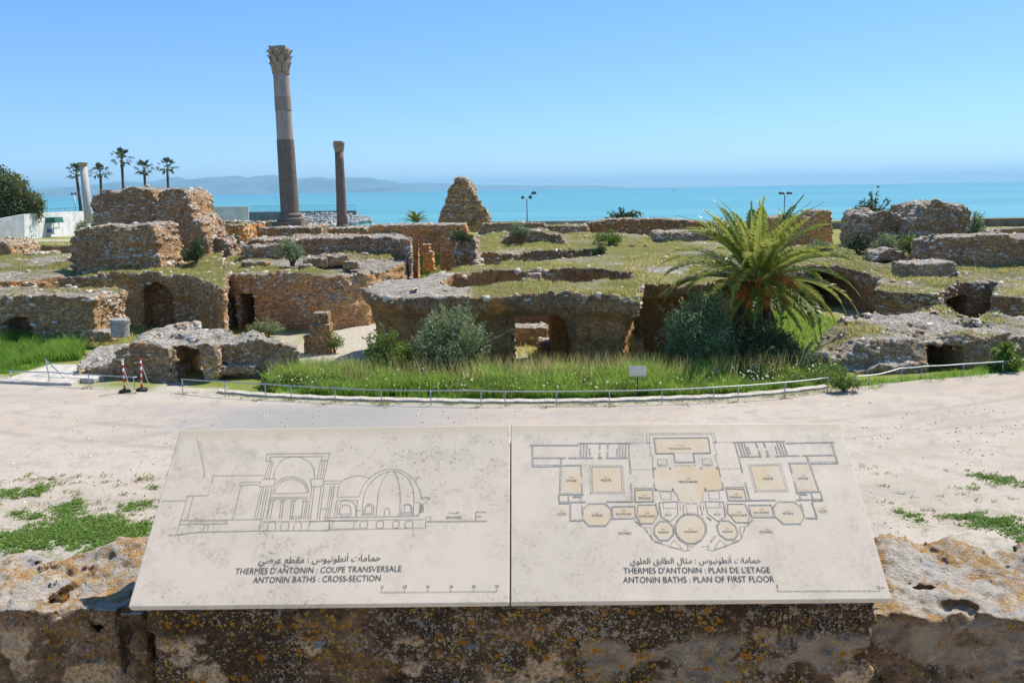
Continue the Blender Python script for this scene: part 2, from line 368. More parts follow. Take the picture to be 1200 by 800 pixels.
def build_setting():
    nI, nJ = 330, 300
    s = np.linspace(0, 1, nI); Yr = 1.0 + 6 * s + 223 * s ** 2.1
    t = np.linspace(-1, 1, nJ)
    YY, TT = np.meshgrid(Yr, t, indexing='ij'); XX = TT * (.95 * YY + 14)
    ZZ = ground_z(XX, YY)
    V = np.stack([XX, YY, ZZ], -1).reshape(-1, 3)
    idx = np.arange(nI * nJ).reshape(nI, nJ)
    Fc = np.stack([idx[:-1, :-1], idx[:-1, 1:], idx[1:, 1:], idx[1:, :-1]], -1).reshape(-1, 4)
    gr = np.maximum.reduce([soft(XX, YY, GRASS_STRIP, 1.0), soft(XX, YY, GRASS_LEFT, .8), soft(XX, YY, GRASS_RIGHT, .6)])
    gr = np.maximum(gr, .55 * sst(8.5, 9.5, XX) * sst(18.5, 17, XX) * sst(31, 33, YY) * sst(50, 47, YY))
    gr = np.maximum(gr, .35 * (fbm(XX * .15, YY * .15, XX * 0, 3) > .1))
    pl = np.maximum(soft(XX, YY, PAVE, 1.2), sst(.9, 0, YY - edge(XX)) * (1 - soft(XX, YY, GRASS_RIGHT, .3)))
    pl = np.maximum(pl, .75 * sst(7, 12, YY - edge(XX)) * sst(52, 46, YY) * sst(-.1, .35, fbm(XX * .3, YY * .3, XX * 0, 3)) * (XX > -13))
    pl = np.maximum(pl, soft(XX, YY, ipoly([(178, 460), (190, 440), (214, 440), (222, 447), (262, 448), (258, 458), (213, 464)], 0), .5))
    pl = np.maximum(pl, .8 * sst(95, 110, YY) * sst(-.2, .2, fbm(XX * .05, YY * .1, XX * 0, 2)) * (XX < -20))
    me = mesh_np('ground', V, Fc, True, {'green': gr.ravel(), 'pale': pl.ravel()})
    tag(link('ground', me, ground_mat()), kind='structure')
    # path
    nI, nJ = 130, 260
    X = np.linspace(-32, 32, nJ); s = np.linspace(0, 1, nI)
    SS, XX = np.meshgrid(s, X, indexing='ij'); e = edge(XX) + .05 * fbm(XX * 1.5, XX * 0, XX * 0, 3)
    YY = 2.9 + (e - 2.9) * SS
    ZZ = .004 + .012 * fbm(XX * .8, YY * .8, XX * 0, 3) * np.minimum(1, (1 - SS) * 12)
    weed = np.maximum(sst(19, 15.5, YY) * sst(-4.5, -6.5, XX), .6 * sst(19, 15, YY) * sst(6, 8, XX))
    V = np.stack([XX, YY, ZZ], -1).reshape(-1, 3); idx = np.arange(nI * nJ).reshape(nI, nJ)
    Fc = np.stack([idx[:-1, :-1], idx[:-1, 1:], idx[1:, 1:], idx[1:, :-1]], -1).reshape(-1, 4)
    tag(link('path', mesh_np('path', V, Fc, True, {'weed': weed.ravel()}), path_mat()), kind='structure')
    # low concrete kerb behind the railing
    conc = plain('worn_concrete', (.47, .42, .35), .9, var=.3, scale=9)
    for a, b in ((-10.0, 10.6),):
        xs = np.arange(a, b, .3); mb = MB(); rows = []
        for x in xs:
            y = float(edge(x)); d = .02 * math.sin(x * 7.3); rows += [(x, y + .42 + d, -.3), (x, y + .42 + d, .05 + .4 * d), (x, y + .75 + d, .05 + .4 * d), (x, y + .75 + d, -.4)]
        fs = []
        for i in range(len(xs) - 1):
            for j in range(3): fs.append((i * 4 + j, (i + 1) * 4 + j, (i + 1) * 4 + j + 1, i * 4 + j + 1))
        mb.add(rows, fs); tag(mb.build('kerb', conc), kind='structure')
    # terrace the camera stands on
    mb = MB(); mb.box((0, -4, 2.45), (16, 11.9, 4.9)); tag(mb.build('terrace', conc), kind='structure')
    # sea
    k = NM('sea_water', .32, .08)
    n = k.noise(.0014, 6, .6, vec=k.sc(k.pos(), (.35, 3.2, 1))); y = k.xyz(k.pos(), 1)
    c = k.mix(k.mr(y, 250, 3500), (.085, .30, .335), (.045, .235, .315))
    c = k.mix(k.mr(n, .42, .60, 0, .8), c, (.12, .36, .355)); c = k.mix(k.mr(k.noise(.004, 5, .65, vec=k.sc(k.pos(), (.25, 3.5, 1))), .50, .64, 0, .55), c, (.04, .19, .275)); k.col(c)
    k.bump(k.noise(.35, 4, .6, vec=k.sc(k.pos(), (.5, 1, 1))), .25, .4)
    ys = [150, 400, 1000, 3000, 9000, 25000, 33000]; vs = []; fs = []
    for yv in ys: vs += [(-54000, yv, -5), (54000, yv, -5)]
    for i in range(len(ys) - 1): fs.append((2 * i, 2 * i + 1, 2 * i + 3, 2 * i + 2))
    tag(MB().add(vs, fs).build('sea', k.m), kind='structure')
    # mountains across the gulf
    hm = plain('haze_tinted_scrub', (.11, .14, .125), .95, var=.6, scale=.0016)  # base colour pushed bluer and brighter to add to the distant haze
    def hills(name, prof, Y, dep, seed):
        xs = np.linspace(prof[0][0], prof[-1][0], 240); hy = np.interp(xs, [p[0] for p in prof], [p[1] for p in prof])
        hy = hy - .8 * np.abs(fbm(xs * .06, xs * 0 + seed, xs * 0, 4, .55)) * np.clip(hy / 6, 0, 1)
        m = 24; V = []; 
        for j in range(m):
            q = j / (m - 1); w = math.sin(math.pi * min(1, q / .55) / 2) if q < .55 else math.cos(math.pi * (q - .55) / .9)
            for x, h in zip(xs, hy):
                yy = Y + dep * (q - .55); base = at(x, 222 - .0154 * (x - 600), Y)
                hh = max(0, h) / F * Y * w; hh *= 1 + .28 * float(fbm(np.array([x * .09]), np.array([q * 5 + seed]), np.array([0.]), 3)[0]) * (1 - w * .7)
                V.append((base.x, yy, -6 + hh + (11.6 if hh > 30 else 0)))
        n = len(xs); idx = np.arange(m * n).reshape(m, n)
        Fc = np.stack([idx[:-1, :-1], idx[:-1, 1:], idx[1:, 1:], idx[1:, :-1]], -1).reshape(-1, 4)
        tag(link(name, mesh_np(name, V, Fc, True), hm), kind='structure')
    hills('mountains', [(-260, 6), (-80, 11), (30, 9), (90, 10), (130, 13), (150, 16), (172, 13), (190, 15), (207, 19.5), (225, 17), (240, 18), (272, 19.5), (300, 18), (320, 21), (338, 17.5), (360, 15), (376, 17), (395, 15), (415, 17.5), (440, 15), (462, 11), (480, 6), (500, 1), (515, 0)], 21000, 5000, 1)
    hills('far_mountains', [(380, 0), (430, 7), (500, 9), (540, 7), (590, 5), (640, 4), (700, 3), (740, 0)], 29000, 5000, 4)
    # air
    mb = MB(); mb.box((0, 15500, 184), (110000, 36000, 380))
    hz = mb.build('haze', None); m = bpy.data.materials.new('haze_air'); m.use_nodes = True; t = m.node_tree
    for nn in list(t.nodes):
        if nn.type == 'BSDF_PRINCIPLED': t.nodes.remove(nn)
    pv = t.nodes.new('ShaderNodeVolumePrincipled'); pv.inputs['Color'].default_value = (.42, .80, 1, 1)
    pv.inputs['Density'].default_value = 6.5e-5; pv.inputs['Anisotropy'].default_value = .1
    t.links.new(pv.outputs[0], t.nodes['Material Output'].inputs['Volume'])
    hz.data.materials.append(m); tag(hz, kind='stuff')
build_setting()
# ================================================================ ruins: solid fields meshed into real volumes
def surface_nets(d, org, h):
    nx, ny, nz = d.shape; s = d < 0
    c = s[:-1, :-1, :-1].astype(np.int8)
    for i, j, k in ((1, 0, 0), (0, 1, 0), (0, 0, 1), (1, 1, 0), (1, 0, 1), (0, 1, 1), (1, 1, 1)):
        c = c + s[i:nx - 1 + i, j:ny - 1 + j, k:nz - 1 + k]
    act = (c > 0) & (c < 8); I, J, K = np.nonzero(act)
    vid = np.full(act.shape, -1, np.int32); vid[act] = np.arange(len(I))
    acc = np.zeros((len(I), 3)); cnt = np.zeros(len(I))
    cor = [(0, 0, 0), (1, 0, 0), (0, 1, 0), (1, 1, 0), (0, 0, 1), (1, 0, 1), (0, 1, 1), (1, 1, 1)]
    dv = [d[I + a, J + b, K + e] for a, b, e in cor]
    for a, b in ((0, 1), (2, 3), (4, 5), (6, 7), (0, 2), (1, 3), (4, 6), (5, 7), (0, 4), (1, 5), (2, 6), (3, 7)):
        da, db = dv[a], dv[b]; m = (da < 0) != (db < 0)
        t = np.where(m, da / np.where(m, da - db, 1), 0)
        pa = np.array(cor[a]); pb = np.array(cor[b])
        acc += m[:, None] * (pa + t[:, None] * (pb - pa)); cnt += m
    V = (np.stack([I, J, K], -1) + acc / cnt[:, None]) * h + np.asarray(org)
    Q = []
    for ax in range(3):
        sl0 = [slice(None)] * 3; sl1 = [slice(None)] * 3; sl0[ax] = slice(0, -1); sl1[ax] = slice(1, None)
        s0 = s[tuple(sl0)]; s1 = s[tuple(sl1)]
        e = np.array(np.nonzero(s0 != s1)); a1, a2 = (ax + 1) % 3, (ax + 2) % 3
        ok = (e[a1] > 0) & (e[a2] > 0) & (e[a1] < act.shape[a1]) & (e[a2] < act.shape[a2]) & (e[ax] < act.shape[ax])
        e = e[:, ok]; neg = s0[tuple(e)]
        def g(o1, o2):
            q = e.copy(); q[a1] += o1; q[a2] += o2; return vid[tuple(q)]
        q = np.stack([g(-1, -1), g(0, -1), g(0, 0), g(-1, 0)], -1)
        q[~neg] = q[~neg][:, ::-1]; Q.append(q)
    Q = np.concatenate(Q); Q = Q[(Q >= 0).all(1)]
    return V, Q

def vnormals(V, Q):
    n = np.cross(V[Q[:, 2]] - V[Q[:, 0]], V[Q[:, 3]] - V[Q[:, 1]]); N = np.zeros_like(V)
    for i in range(4): np.add.at(N, Q[:, i], n)
    return N / (np.linalg.norm(N, axis=1, keepdims=True) + 1e-9)

TURF_PTS = []
def solid(name, lo, hi, h, f, m, label, cat, group=None, amp=.1, freq=1.3, course=.05, turf=0.0, turf_fn=None, crust=1.0, topz=None, seed=0, parent=None, rough=.03, blades=True, rf=5.0, post=(), stones=None, rim=19):
    ax = [np.arange(lo[i] - 2 * h, hi[i] + 3 * h, h) for i in range(3)]
    X = ax[0][:, None, None]; Y = ax[1][None, :, None]; Z = ax[2][None, None, :]
    d = np.broadcast_to(f(X, Y, Z), (len(ax[0]), len(ax[1]), len(ax[2]))).astype(np.float32).copy()
    band = np.abs(d) < (amp * 2.2 + course + 2 * h + rough * 2)
    i, j, k = np.nonzero(band); x = ax[0][i]; y = ax[1][j]; z = ax[2][k]
    amp = amp * .75; rough = rough * 1.5 if rough == .03 else rough
    n = amp * fbm(x * freq + seed, y * freq, z * freq * 1.3, 4, .55)
    if rough: n += rough * fbm(x * rf, y * rf + seed, z * rf * 1.2, 3, .6)
    if course: n += course * vnoise(x * .8 + seed, y * .8, z * 5.5)
    d[band] += n
    for c in post:                                                  # cleaner-cut openings
        q = -np.broadcast_to(c(X, Y, Z), d.shape); q = q + .035 * fbm(X * 2.5 + seed, Y * 2.5, Z * 3.5, 2) * np.ones(d.shape); d = np.maximum(d, q).astype(np.float32)
    for a in range(3):                                              # keep the shell closed
        sl = [slice(None)] * 3
        sl[a] = slice(0, 1); d[tuple(sl)] = np.maximum(d[tuple(sl)], h * .5); sl[a] = slice(-1, None); d[tuple(sl)] = np.maximum(d[tuple(sl)], h * .5)
    V, Q = surface_nets(d, (ax[0][0], ax[1][0], ax[2][0]), h)
    N = vnormals(V, Q)
    tz = np.max(V[:, 2]) if topz is None else topz
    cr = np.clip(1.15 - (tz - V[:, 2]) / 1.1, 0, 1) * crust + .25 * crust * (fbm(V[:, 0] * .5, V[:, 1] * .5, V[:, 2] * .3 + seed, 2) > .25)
    tm = np.clip((N[:, 2] - .6) / .25, 0, 1)
    base = np.full(len(V), turf) if turf_fn is None else turf_fn(V[:, 0], V[:, 1], V[:, 2])
    tf = tm * np.clip(base * 1.35 + .8 * fbm(V[:, 0] * .35, V[:, 1] * .35 + seed, V[:, 0] * 0, 4) * (base > .02) * (base < .97), 0, 1)
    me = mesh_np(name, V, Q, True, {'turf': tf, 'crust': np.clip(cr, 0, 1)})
    if blades:
        sel = np.nonzero(tf > .55)[0]
        sel = sel[fbm(V[sel, 0] * 1.1, V[sel, 1] * 1.1, V[sel, 0] * 0 + seed, 3, .6) > -.22]
        if len(sel): TURF_PTS.append((V[sel], np.full(len(sel), h * h)))
    o = link(name, me, m, parent)
    if stones is None: stones = STONES.get(m.name, 0)
    if stones and parent is None:
        st = facing(V, N, h, stones, tz, rim)
        if st is not None:
            q = link('facing_stones', st, MAT_STONES, o); q['kind'] = 'stuff'
    return tag(o, label, cat, group) if parent is None else o

STONES = {}
def facing(V, N, h, dens, tz, rim):
    """separate rubble stones set into the faces and lying along the broken rims"""
    r = np.random.default_rng(len(V)); w = np.full(len(V), h * h * dens); nz = N[:, 2]
    w *= np.where(nz > .8, .12, 1.0); w = np.where((nz > .2) & (nz <= .85) & (V[:, 2] > tz - .8), h * h * rim, w); w = np.where(nz < -.3, 0, w)
    patch = fbm(V[:, 0] * .6 + 3, V[:, 1] * .6, V[:, 2] * .9, 3); w *= np.clip(.75 + 1.1 * patch, .05, 2)
    s = np.nonzero(r.random(len(V)) < w)[0]
    if len(s) < 4: return None
    P = V[s]; n = N[s] + r.normal(size=(len(s), 3)) * .18; n /= np.linalg.norm(n, axis=1, keepdims=True)
    up = np.tile([0, 0, 1.0], (len(s), 1)) + r.normal(size=(len(s), 3)) * .15; t = np.cross(up, n); t /= np.linalg.norm(t, axis=1, keepdims=True) + 1e-6; b = np.cross(n, t)
    k = r.uniform(.5, 1.25, len(s)) ** 1.4 * (h / .12) ** .5; L = .118 * k * r.uniform(.6, 1.5, len(s)); H = .05 * k * r.uniform(.7, 1.4, len(s)); D = .06 * k * r.uniform(.6, 1.3, len(s))
    fl = np.abs(n[:, 2]) > .6; H = np.where(fl, L * .7, H)
    V8 = []
    for z in (-1, 1):
        for x, y in ((-1, -1), (1, -1), (1, 1), (-1, 1)):
            j = r.uniform(.62, 1.12, (len(s), 3)); q = 1 if z < 0 else .86
            V8.append(P + t * (x * L * q * j[:, 0])[:, None] + b * (y * H * q * j[:, 1])[:, None] + n * (z * D * j[:, 2] - .015)[:, None])
    A = np.stack(V8, 1).reshape(-1, 3); i = np.arange(len(s))[:, None, None] * 8
    Fc = (i + np.array([[4, 5, 6, 7], [0, 1, 5, 4], [1, 2, 6, 5], [2, 3, 7, 6], [3, 0, 4, 7]])[None]).reshape(-1, 4)
    return mesh_np('facing_stones', A, Fc, False, {'rnd': np.repeat(r.random(len(s)), 8)})

def prism(poly, topf, bot, batter=0.0):
    """footprint polygon with a top height"""
    def f(X, Y, Z):
        d2 = psd(X[:, :, 0] + 0 * Y[:, :, 0], Y[:, :, 0] + 0 * X[:, :, 0], poly)[:, :, None]
        tz = topf(X, Y) if callable(topf) else topf
        return np.maximum(np.maximum(d2 + batter * (tz - Z), Z - tz), bot - Z)
    return f
def slab(out, Yf, Yb):
    """front outline in pixels at depth Yf, carried back to Yb"""
    P = [(at(x, y, Yf).x, at(x, y, Yf).z) for x, y in out]
    def f(X, Y, Z):
        d2 = psd(X[:, 0, :] + 0 * Z[:, 0, :], Z[:, 0, :] + 0 * X[:, 0, :], P)[:, None, :]
        return np.maximum(d2, np.abs(Y - (Yf + Yb) / 2) - (Yb - Yf) / 2)
    return f, P
def carve(f, *cuts):
    def g(X, Y, Z):
        d = f(X, Y, Z)
        for c in cuts: d = np.maximum(d, -c(X, Y, Z))
        return d
    return g
def union(*fs):
    def g(X, Y, Z):
        d = fs[0](X, Y, Z)
        for c in fs[1:]: d = np.minimum(d, c(X, Y, Z))
        return d
    return g
def boxf(x0, x1, y0, y1, z0, z1):
    def f(X, Y, Z):
        return np.maximum(np.maximum(np.abs(X - (x0 + x1) / 2) - (x1 - x0) / 2, np.abs(Y - (y0 + y1) / 2) - (y1 - y0) / 2), np.abs(Z - (z0 + z1) / 2) - (z1 - z0) / 2)
    return f
def archf(x0, x1, y0, y1, z0, z1):
    """round-headed opening running along Y"""
    r = (x1 - x0) / 2; cx = (x0 + x1) / 2; sp = z1 - r
    def f(X, Y, Z):
        body = np.maximum(np.abs(X - cx) - r, np.maximum(Z - sp, z0 - Z))
        head = np.sqrt((X - cx) ** 2 + (Z - sp) ** 2) - r
        return np.maximum(np.minimum(body, head), np.abs(Y - (y0 + y1) / 2) - (y1 - y0) / 2)
    return f
def bb(poly, z0, z1):
    xs = [p[0] for p in poly]; ys = [p[1] for p in poly]
    return (min(xs), min(ys), z0), (max(xs), max(ys), z1)
def wall(name, out, Yf, Yb, m, label, cat='ruined wall', h=.12, cuts=(), group=None, **kw):
    kw['post'] = cuts; cuts = ()
    f, P = slab(out, Yf, Yb); xs = [p[0] for p in P]; zs = [p[1] for p in P]
    e = .25
    return solid(name, (min(xs) - e, Yf - e, min(zs) - .1), (max(xs) + e, Yb + e, max(zs) + e), h, carve(f, *cuts), m, label, cat, group, topz=max(zs), **kw)
def X_(px, Y, py=320): return at(px, py, Y).x
def Z_(px, py, Y): return at(px, py, Y).z

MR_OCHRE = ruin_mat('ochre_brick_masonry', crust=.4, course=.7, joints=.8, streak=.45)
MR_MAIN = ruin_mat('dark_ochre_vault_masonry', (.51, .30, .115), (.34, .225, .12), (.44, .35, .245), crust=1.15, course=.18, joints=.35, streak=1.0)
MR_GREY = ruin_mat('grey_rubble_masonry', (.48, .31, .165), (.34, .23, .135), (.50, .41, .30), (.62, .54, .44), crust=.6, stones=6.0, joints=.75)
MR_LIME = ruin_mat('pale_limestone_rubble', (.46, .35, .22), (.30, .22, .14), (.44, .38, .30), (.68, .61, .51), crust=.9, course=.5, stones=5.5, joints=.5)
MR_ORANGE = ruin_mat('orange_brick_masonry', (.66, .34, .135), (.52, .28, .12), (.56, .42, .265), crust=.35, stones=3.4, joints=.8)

MR_DOOR = ruin_mat('warm_light_brick_masonry', (.68, .42, .20), (.47, .295, .17), (.60, .48, .34), crust=.3, course=.9, joints=.8)

_k = NM('rubble_stones', .95, .1); _f = _k.attr('rnd'); _n = _k.noise(16, 6, .75)
_c = _k.ramp(_f, [(0, (.24, .15, .085)), (.25, (.44, .27, .14)), (.5, (.42, .34, .25)), (.75, (.58, .50, .39)), (1, (.66, .60, .51))])
_k.col(_k.mix(.85, _c, _k.ramp(_n, [(.3, (.22, .22, .22)), (.5, (.5, .5, .5)), (.7, (.8, .8, .8))]), 'OVERLAY')); _k.bump(_n, .7, .05); MAT_STONES = _k.m
STONES.update({'grey_rubble_masonry': 22, 'pale_limestone_rubble': 19, 'ochre_brick_masonry': 9, 'warm_light_brick_masonry': 17, 'orange_brick_masonry': 6, 'dark_ochre_vault_masonry': 1.8, 'brown_bay_masonry': 13, 'conglomerate': 16, 'brown_earthy_masonry': 5})

def build_ruins():
    # --- central vaulted ruin with two sunken courts
    top = ipoly([(424, 337.5), (432, 341), (446, 344.5), (475, 346.5), (510, 347), (560, 346.5), (650, 344), (700, 346), (749, 349), (752, 335), (800, 331), (850, 329), (905, 326),
                 (905, 300), (850, 285), (800, 281), (700, 277), (575, 278), (560, 285), (557, 311), (530, 316), (490, 324), (457, 325), (430, 334)], 2.45)
    pit1 = ipoly([(512, 331), (550, 336), (600, 331), (650, 328.5), (720, 327), (742, 324), (738, 318), (720, 314.5), (640, 315), (575, 317), (530, 321)], 2.45)
    pit2 = ipoly([(560, 310), (620, 306), (690, 300), (696, 294), (690, 291.5), (620, 294.5), (563, 297)], 2.45)
    def topf(X, Y): return 2.45 + .10 * fbm(X * .4, Y * .4, X * Y * 0, 3) + .35 * sst(58, 66, Y)
    base = prism(top, topf, -2.0)
    def front(X, Y, Z):                                             # the lower part of the front wall sets back under the brink
        tz = np.clip((1.9 - Z) / 2.6, 0, 1); w = sst(-6.5, -5.0, X) * sst(6.0, 3.5, X)
        d = base(X, Y, Z) + .85 * tz ** .8 * w * (Y < 40)
        lt = np.clip((-3.2 - X) / 2.2, 0, 1) * np.clip((38 - Y) / 3, 0, 1)
        return d + .28 * np.clip((1.75 - Z) / .4, 0, 1) * (Y < 36) + lt * .48 * np.clip(2.1 - Z, 0, 3)
    cut = [prism(pit1, 9, -3), prism(pit2, 9, -3)]
    x0, x1 = X_(601, 33), X_(671, 33)
    post = [lambda X, Y, Z: boxf(x0, x1, 29, 35.4, -3, 1.5)(X, Y, Z) + .55 * np.clip((X - x1 + .9) / .9, 0, 1) ** 2 * np.clip(Z - .3, 0, 1.5), boxf(x0, X_(645, 36), 35, 39, -3, 1.42)]
    # cave under the right-hand lintel
    cut += [lambda X, Y, Z: boxf(X_(752, 33), X_(845, 36), 32, 37.2, -3, 1.9)(X, Y, Z) + .25 * np.clip(Z - 1.2, 0, 1)]
    # ochre hollow of a lost vault at the left of the front
    cut += [lambda X, Y, Z: np.sqrt(((X + 3.1) / 1.6) ** 2 + ((Z - .6) / 1.15) ** 2 + ((Y - 32.3) / 1.1) ** 2) - 1.0]
    def tf(x, y, z):
        bare = sst(-3.0, -1.0, x + .8 * (y - 33) * 0) ; far = sst(40, 44, y)
        t = np.maximum(bare * .8, far * .85)
        slabp = soft(x, y, ipoly([(752, 322), (755, 313), (800, 312.5), (806, 322)], 2.45), .6)
        return t * (1 - slabp)
    lo, hi = bb(top, -1.3, 3.0)
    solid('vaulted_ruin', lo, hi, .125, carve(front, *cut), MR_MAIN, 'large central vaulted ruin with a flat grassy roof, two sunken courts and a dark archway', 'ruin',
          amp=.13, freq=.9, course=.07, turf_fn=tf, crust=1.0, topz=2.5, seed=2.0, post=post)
    # --- right-hand terrace with broken bays
    g = ipoly([(898, 318), (945, 313), (985, 315), (1007, 317), (1031, 324), (1027, 341), (1060, 342), (1100, 343), (1107, 338), (1124, 329.5), (1170, 328.5), (1164, 345),
               (1200, 349), (1300, 353), (1300, 296), (1200, 297), (1000, 288), (900, 296)], 1.5)
    def topg(X, Y): return 1.5 + .12 * fbm(X * .35, Y * .35, X * Y * 0, 3) + .35 * sst(46, 56, Y)
    ax0, ax1 = X_(948, 50), X_(1004, 50)
    gf = prism(g, topg, -2.4)
    lo, hi = bb(g, -1.7, 2.2)
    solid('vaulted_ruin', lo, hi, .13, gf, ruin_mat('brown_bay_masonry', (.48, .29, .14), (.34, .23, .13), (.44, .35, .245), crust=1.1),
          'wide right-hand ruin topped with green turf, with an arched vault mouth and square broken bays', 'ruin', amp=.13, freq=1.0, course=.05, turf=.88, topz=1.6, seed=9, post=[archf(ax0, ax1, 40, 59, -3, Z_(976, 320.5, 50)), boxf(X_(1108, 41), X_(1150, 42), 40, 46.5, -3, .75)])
    # --- left: flat-topped block in front
    f, P = slab([(-70, 346), (20, 346), (60, 347), (100, 348), (111, 352), (110, 372), (113, 405), (-70, 405)], 37, 40.2)
    za = archf(X_(-6, 37), X_(31, 37), 36, 38.2, -1, Z_(10, 371, 37))
    solid('stone_block_ruin', (X_(-70, 37), 36.8, -.4), (X_(113, 37) + .3, 40.4, 2.5), .11, carve(f, za), MR_GREY, 'flat-topped block of masonry behind the left-hand lawn, with a low ochre arch at its left', 'ruin', amp=.08, course=.07, turf=.15, topz=2.15, seed=4)
    # --- left: long arched mass with mound
    b = ipoly([(-40, 330), (12, 327), (70, 322), (150, 321), (215, 323), (243, 328), (263, 338), (265, 322), (262, 310), (256, 299), (190, 297), (-40, 299)], 2.2)
    def topb(X, Y): return 2.2 + .16 * fbm(X * .4, Y * .4, X * Y * 0, 3) + .5 * sst(47, 55, Y) * sst(-21.5, -19.5, X)
    def fb(X, Y, Z): return prism(b, topb, -2)(X, Y, Z) + .15 * np.clip((1.3 - Z) / .5, 0, 1)
    ra = archf(X_(160, 46), X_(203, 46), 44, 47.4, -2, Z_(180, 331, 46))
    def tb(x, y, z): return np.where(x < X_(80, 46), .35, .9)
    lo, hi = bb(b, -1.3, 3.0)
    solid('arched_ruin', lo, hi, .125, fb, MR_OCHRE, 'long ochre ruin on the left with a shallow round-headed niche and turf on top', 'ruin', amp=.13, freq=1.1, course=.05, turf_fn=tb, topz=2.35, seed=5, post=[ra])
    # --- left: brick stacks on top
    wall('brick_wall', [(82, 320), (83, 276), (87, 268), (110, 266), (130, 264), (160, 263), (174, 263), (180, 268), (184, 282), (185, 296), (188, 308), (192, 322)], 48.5, 52, MR_GREY,
         'lower dark brick block standing on turf, left of the tall rubble stack', h=.1, amp=.1, freq=1.4, course=.13, crust=.8, seed=6)
    wall('brick_wall', [(107, 300), (106, 245), (108, 228), (122, 222), (140, 223), (150, 220), (175, 222), (184, 231), (185, 300)], 55.5, 59, MR_GREY,
         'upper dark brick block under the row of palms, behind the lower block', h=.1, amp=.12, freq=1.4, course=.12, crust=.6, seed=7)
    wall('rubble_stack', [(182, 306), (184, 240), (187, 227), (196, 221), (214, 221), (222, 230), (225, 250), (236, 261), (243, 278), (247, 306)], 54, 58, MR_GREY,
         'tall rubble stack with a pale crumbling right edge, beside the upper brick block', 'rubble stack', h=.1, amp=.16, freq=1.5, course=.08, crust=.5, seed=8)
    # --- middle left mass
    d = ipoly([(266, 320), (285, 322), (330, 321), (380, 322), (430, 318), (472, 310.5), (480, 305), (481, 296), (360, 296), (262, 300)], 2.15)
    def topd(X, Y): return 2.15 + .15 * fbm(X * .5, Y * .5, X * Y * 0, 3) + .25 * sst(48, 53, Y)
    fd = prism(d, topd, -2)
    lo, hi = bb(d, -1.4, 3.0)
    solid('brick_ruin', lo, hi, .12, fd, MR_DOOR, 'long ochre brick wall above the pale pavement, with a dark doorway at its left end', 'ruin', amp=.11, course=.08, turf=.5, crust=.55, topz=2.3, seed=11, post=[boxf(X_(270, 45), X_(290, 45), 42, 50, -2, 1.05), boxf(X_(276, 48), X_(284, 48), 42, 60, -2, .8)])
    # --- long wall behind it and stepped block
    w2 = ipoly([(345, 279.5), (420, 279), (468, 279.5), (481, 283), (481, 278.5), (470, 275), (345, 274.5)], 3.5)
    lo, hi = bb(w2, 0, 3.9)
    solid('long_wall', lo, hi, .12, prism(w2, lambda X, Y: 3.5 + .05 * fbm(X * .6, Y * .6, X * Y * 0, 2), -.2), MR_GREY, 'long low wall with a rounded right end, below the two columns', 'ruined wall', amp=.1, course=.07, crust=.4, topz=3.5, seed=12)
    wall('stepped_wall', [(283, 318), (283, 286), (296, 280), (343, 279), (344, 318)], 56, 58.5, MR_GREY, 'short squared wall at the left end of the long low wall', amp=.08, crust=.7, seed=13)
    wall('stepped_wall', [(284, 320), (286, 289), (330, 287), (333, 320)], 53.5, 55.5, MR_GREY, 'low stone step in front of the short squared wall', amp=.07, crust=.2, seed=14)
    # --- podium of the columns
    wall('column_podium', [(301, 290), (303, 267), (338, 266), (364, 266), (364, 290)], 65.5, 72, MR_GREY, 'dark stone podium under the tall column', 'podium', h=.13, amp=.05, course=.03, crust=.9, seed=15)
    wall('column_podium', [(374, 290), (375, 268), (428, 267), (428, 290)], 71.5, 77, MR_GREY, 'dark stone podium under the shorter column', 'podium', h=.13, amp=.05, course=.03, crust=.9, seed=16)
    wall('marble_pier', [(364, 284), (365, 266.5), (376, 266), (376, 284)], 65, 66, MR_LIME, 'pale squared pier between the two column podiums', 'pier', h=.1, amp=.03, course=.02, crust=0, seed=17)
    wall('marble_pier', [(425, 284), (425, 268), (431, 268), (431, 284)], 65, 66, MR_LIME, 'narrow pale pier left of the orange arch', 'pier', h=.1, amp=.03, course=.02, crust=0, seed=18)
    wall('low_ruin', [(240, 300), (241, 268), (262, 263), (284, 264), (286, 280), (288, 300)], 63, 67, MR_ORANGE, 'low ochre rubble ruin left of the column podium', 'ruin', amp=.2, freq=1.1, turf=.3, seed=19)
    wall('low_ruin', [(284, 290), (285, 263), (303, 262), (304, 290)], 72, 74, MR_ORANGE, 'small orange brick stump behind the tall column podium', 'ruin', amp=.1, seed=20)
    wall('low_ruin', [(240, 276), (241, 260), (330, 259.5), (331, 276)], 80, 82, MR_GREY, 'long low wall behind the left of the tall column', 'ruined wall', h=.14, amp=.08, seed=21)
    wall('rubble_ruin', [(243, 314), (245, 292), (252, 281), (262, 280), (269, 288), (273, 300), (274, 318)], 55, 58, MR_GREY, 'small crumbled ruin at the right foot of the rubble stack', 'ruin', h=.1, amp=.18, freq=1.6, seed=22)
    # --- orange arch wall
    ca = archf(X_(489, 60), X_(516, 60), 58, 64, -2, Z_(500, 270.5, 60))
    wall('arch_wall', [(430, 340), (431, 270), (434, 263.5), (470, 263), (520, 262.5), (545, 263), (548, 270), (550, 300), (552, 340)], 60, 61.8, MR_ORANGE,
         'orange brick wall pierced by one tall round arch', 'arch', cuts=(ca,), h=.1, amp=.05, course=.03, crust=.5, seed=23)
    wall('stone_pier', [(495, 318), (496, 287), (503, 286.5), (503, 294), (508, 295), (507, 302), (510, 318)], 66, 67, MR_ORANGE, 'stepped stone pier seen through the round arch', 'pier', h=.08, amp=.03, seed=24)
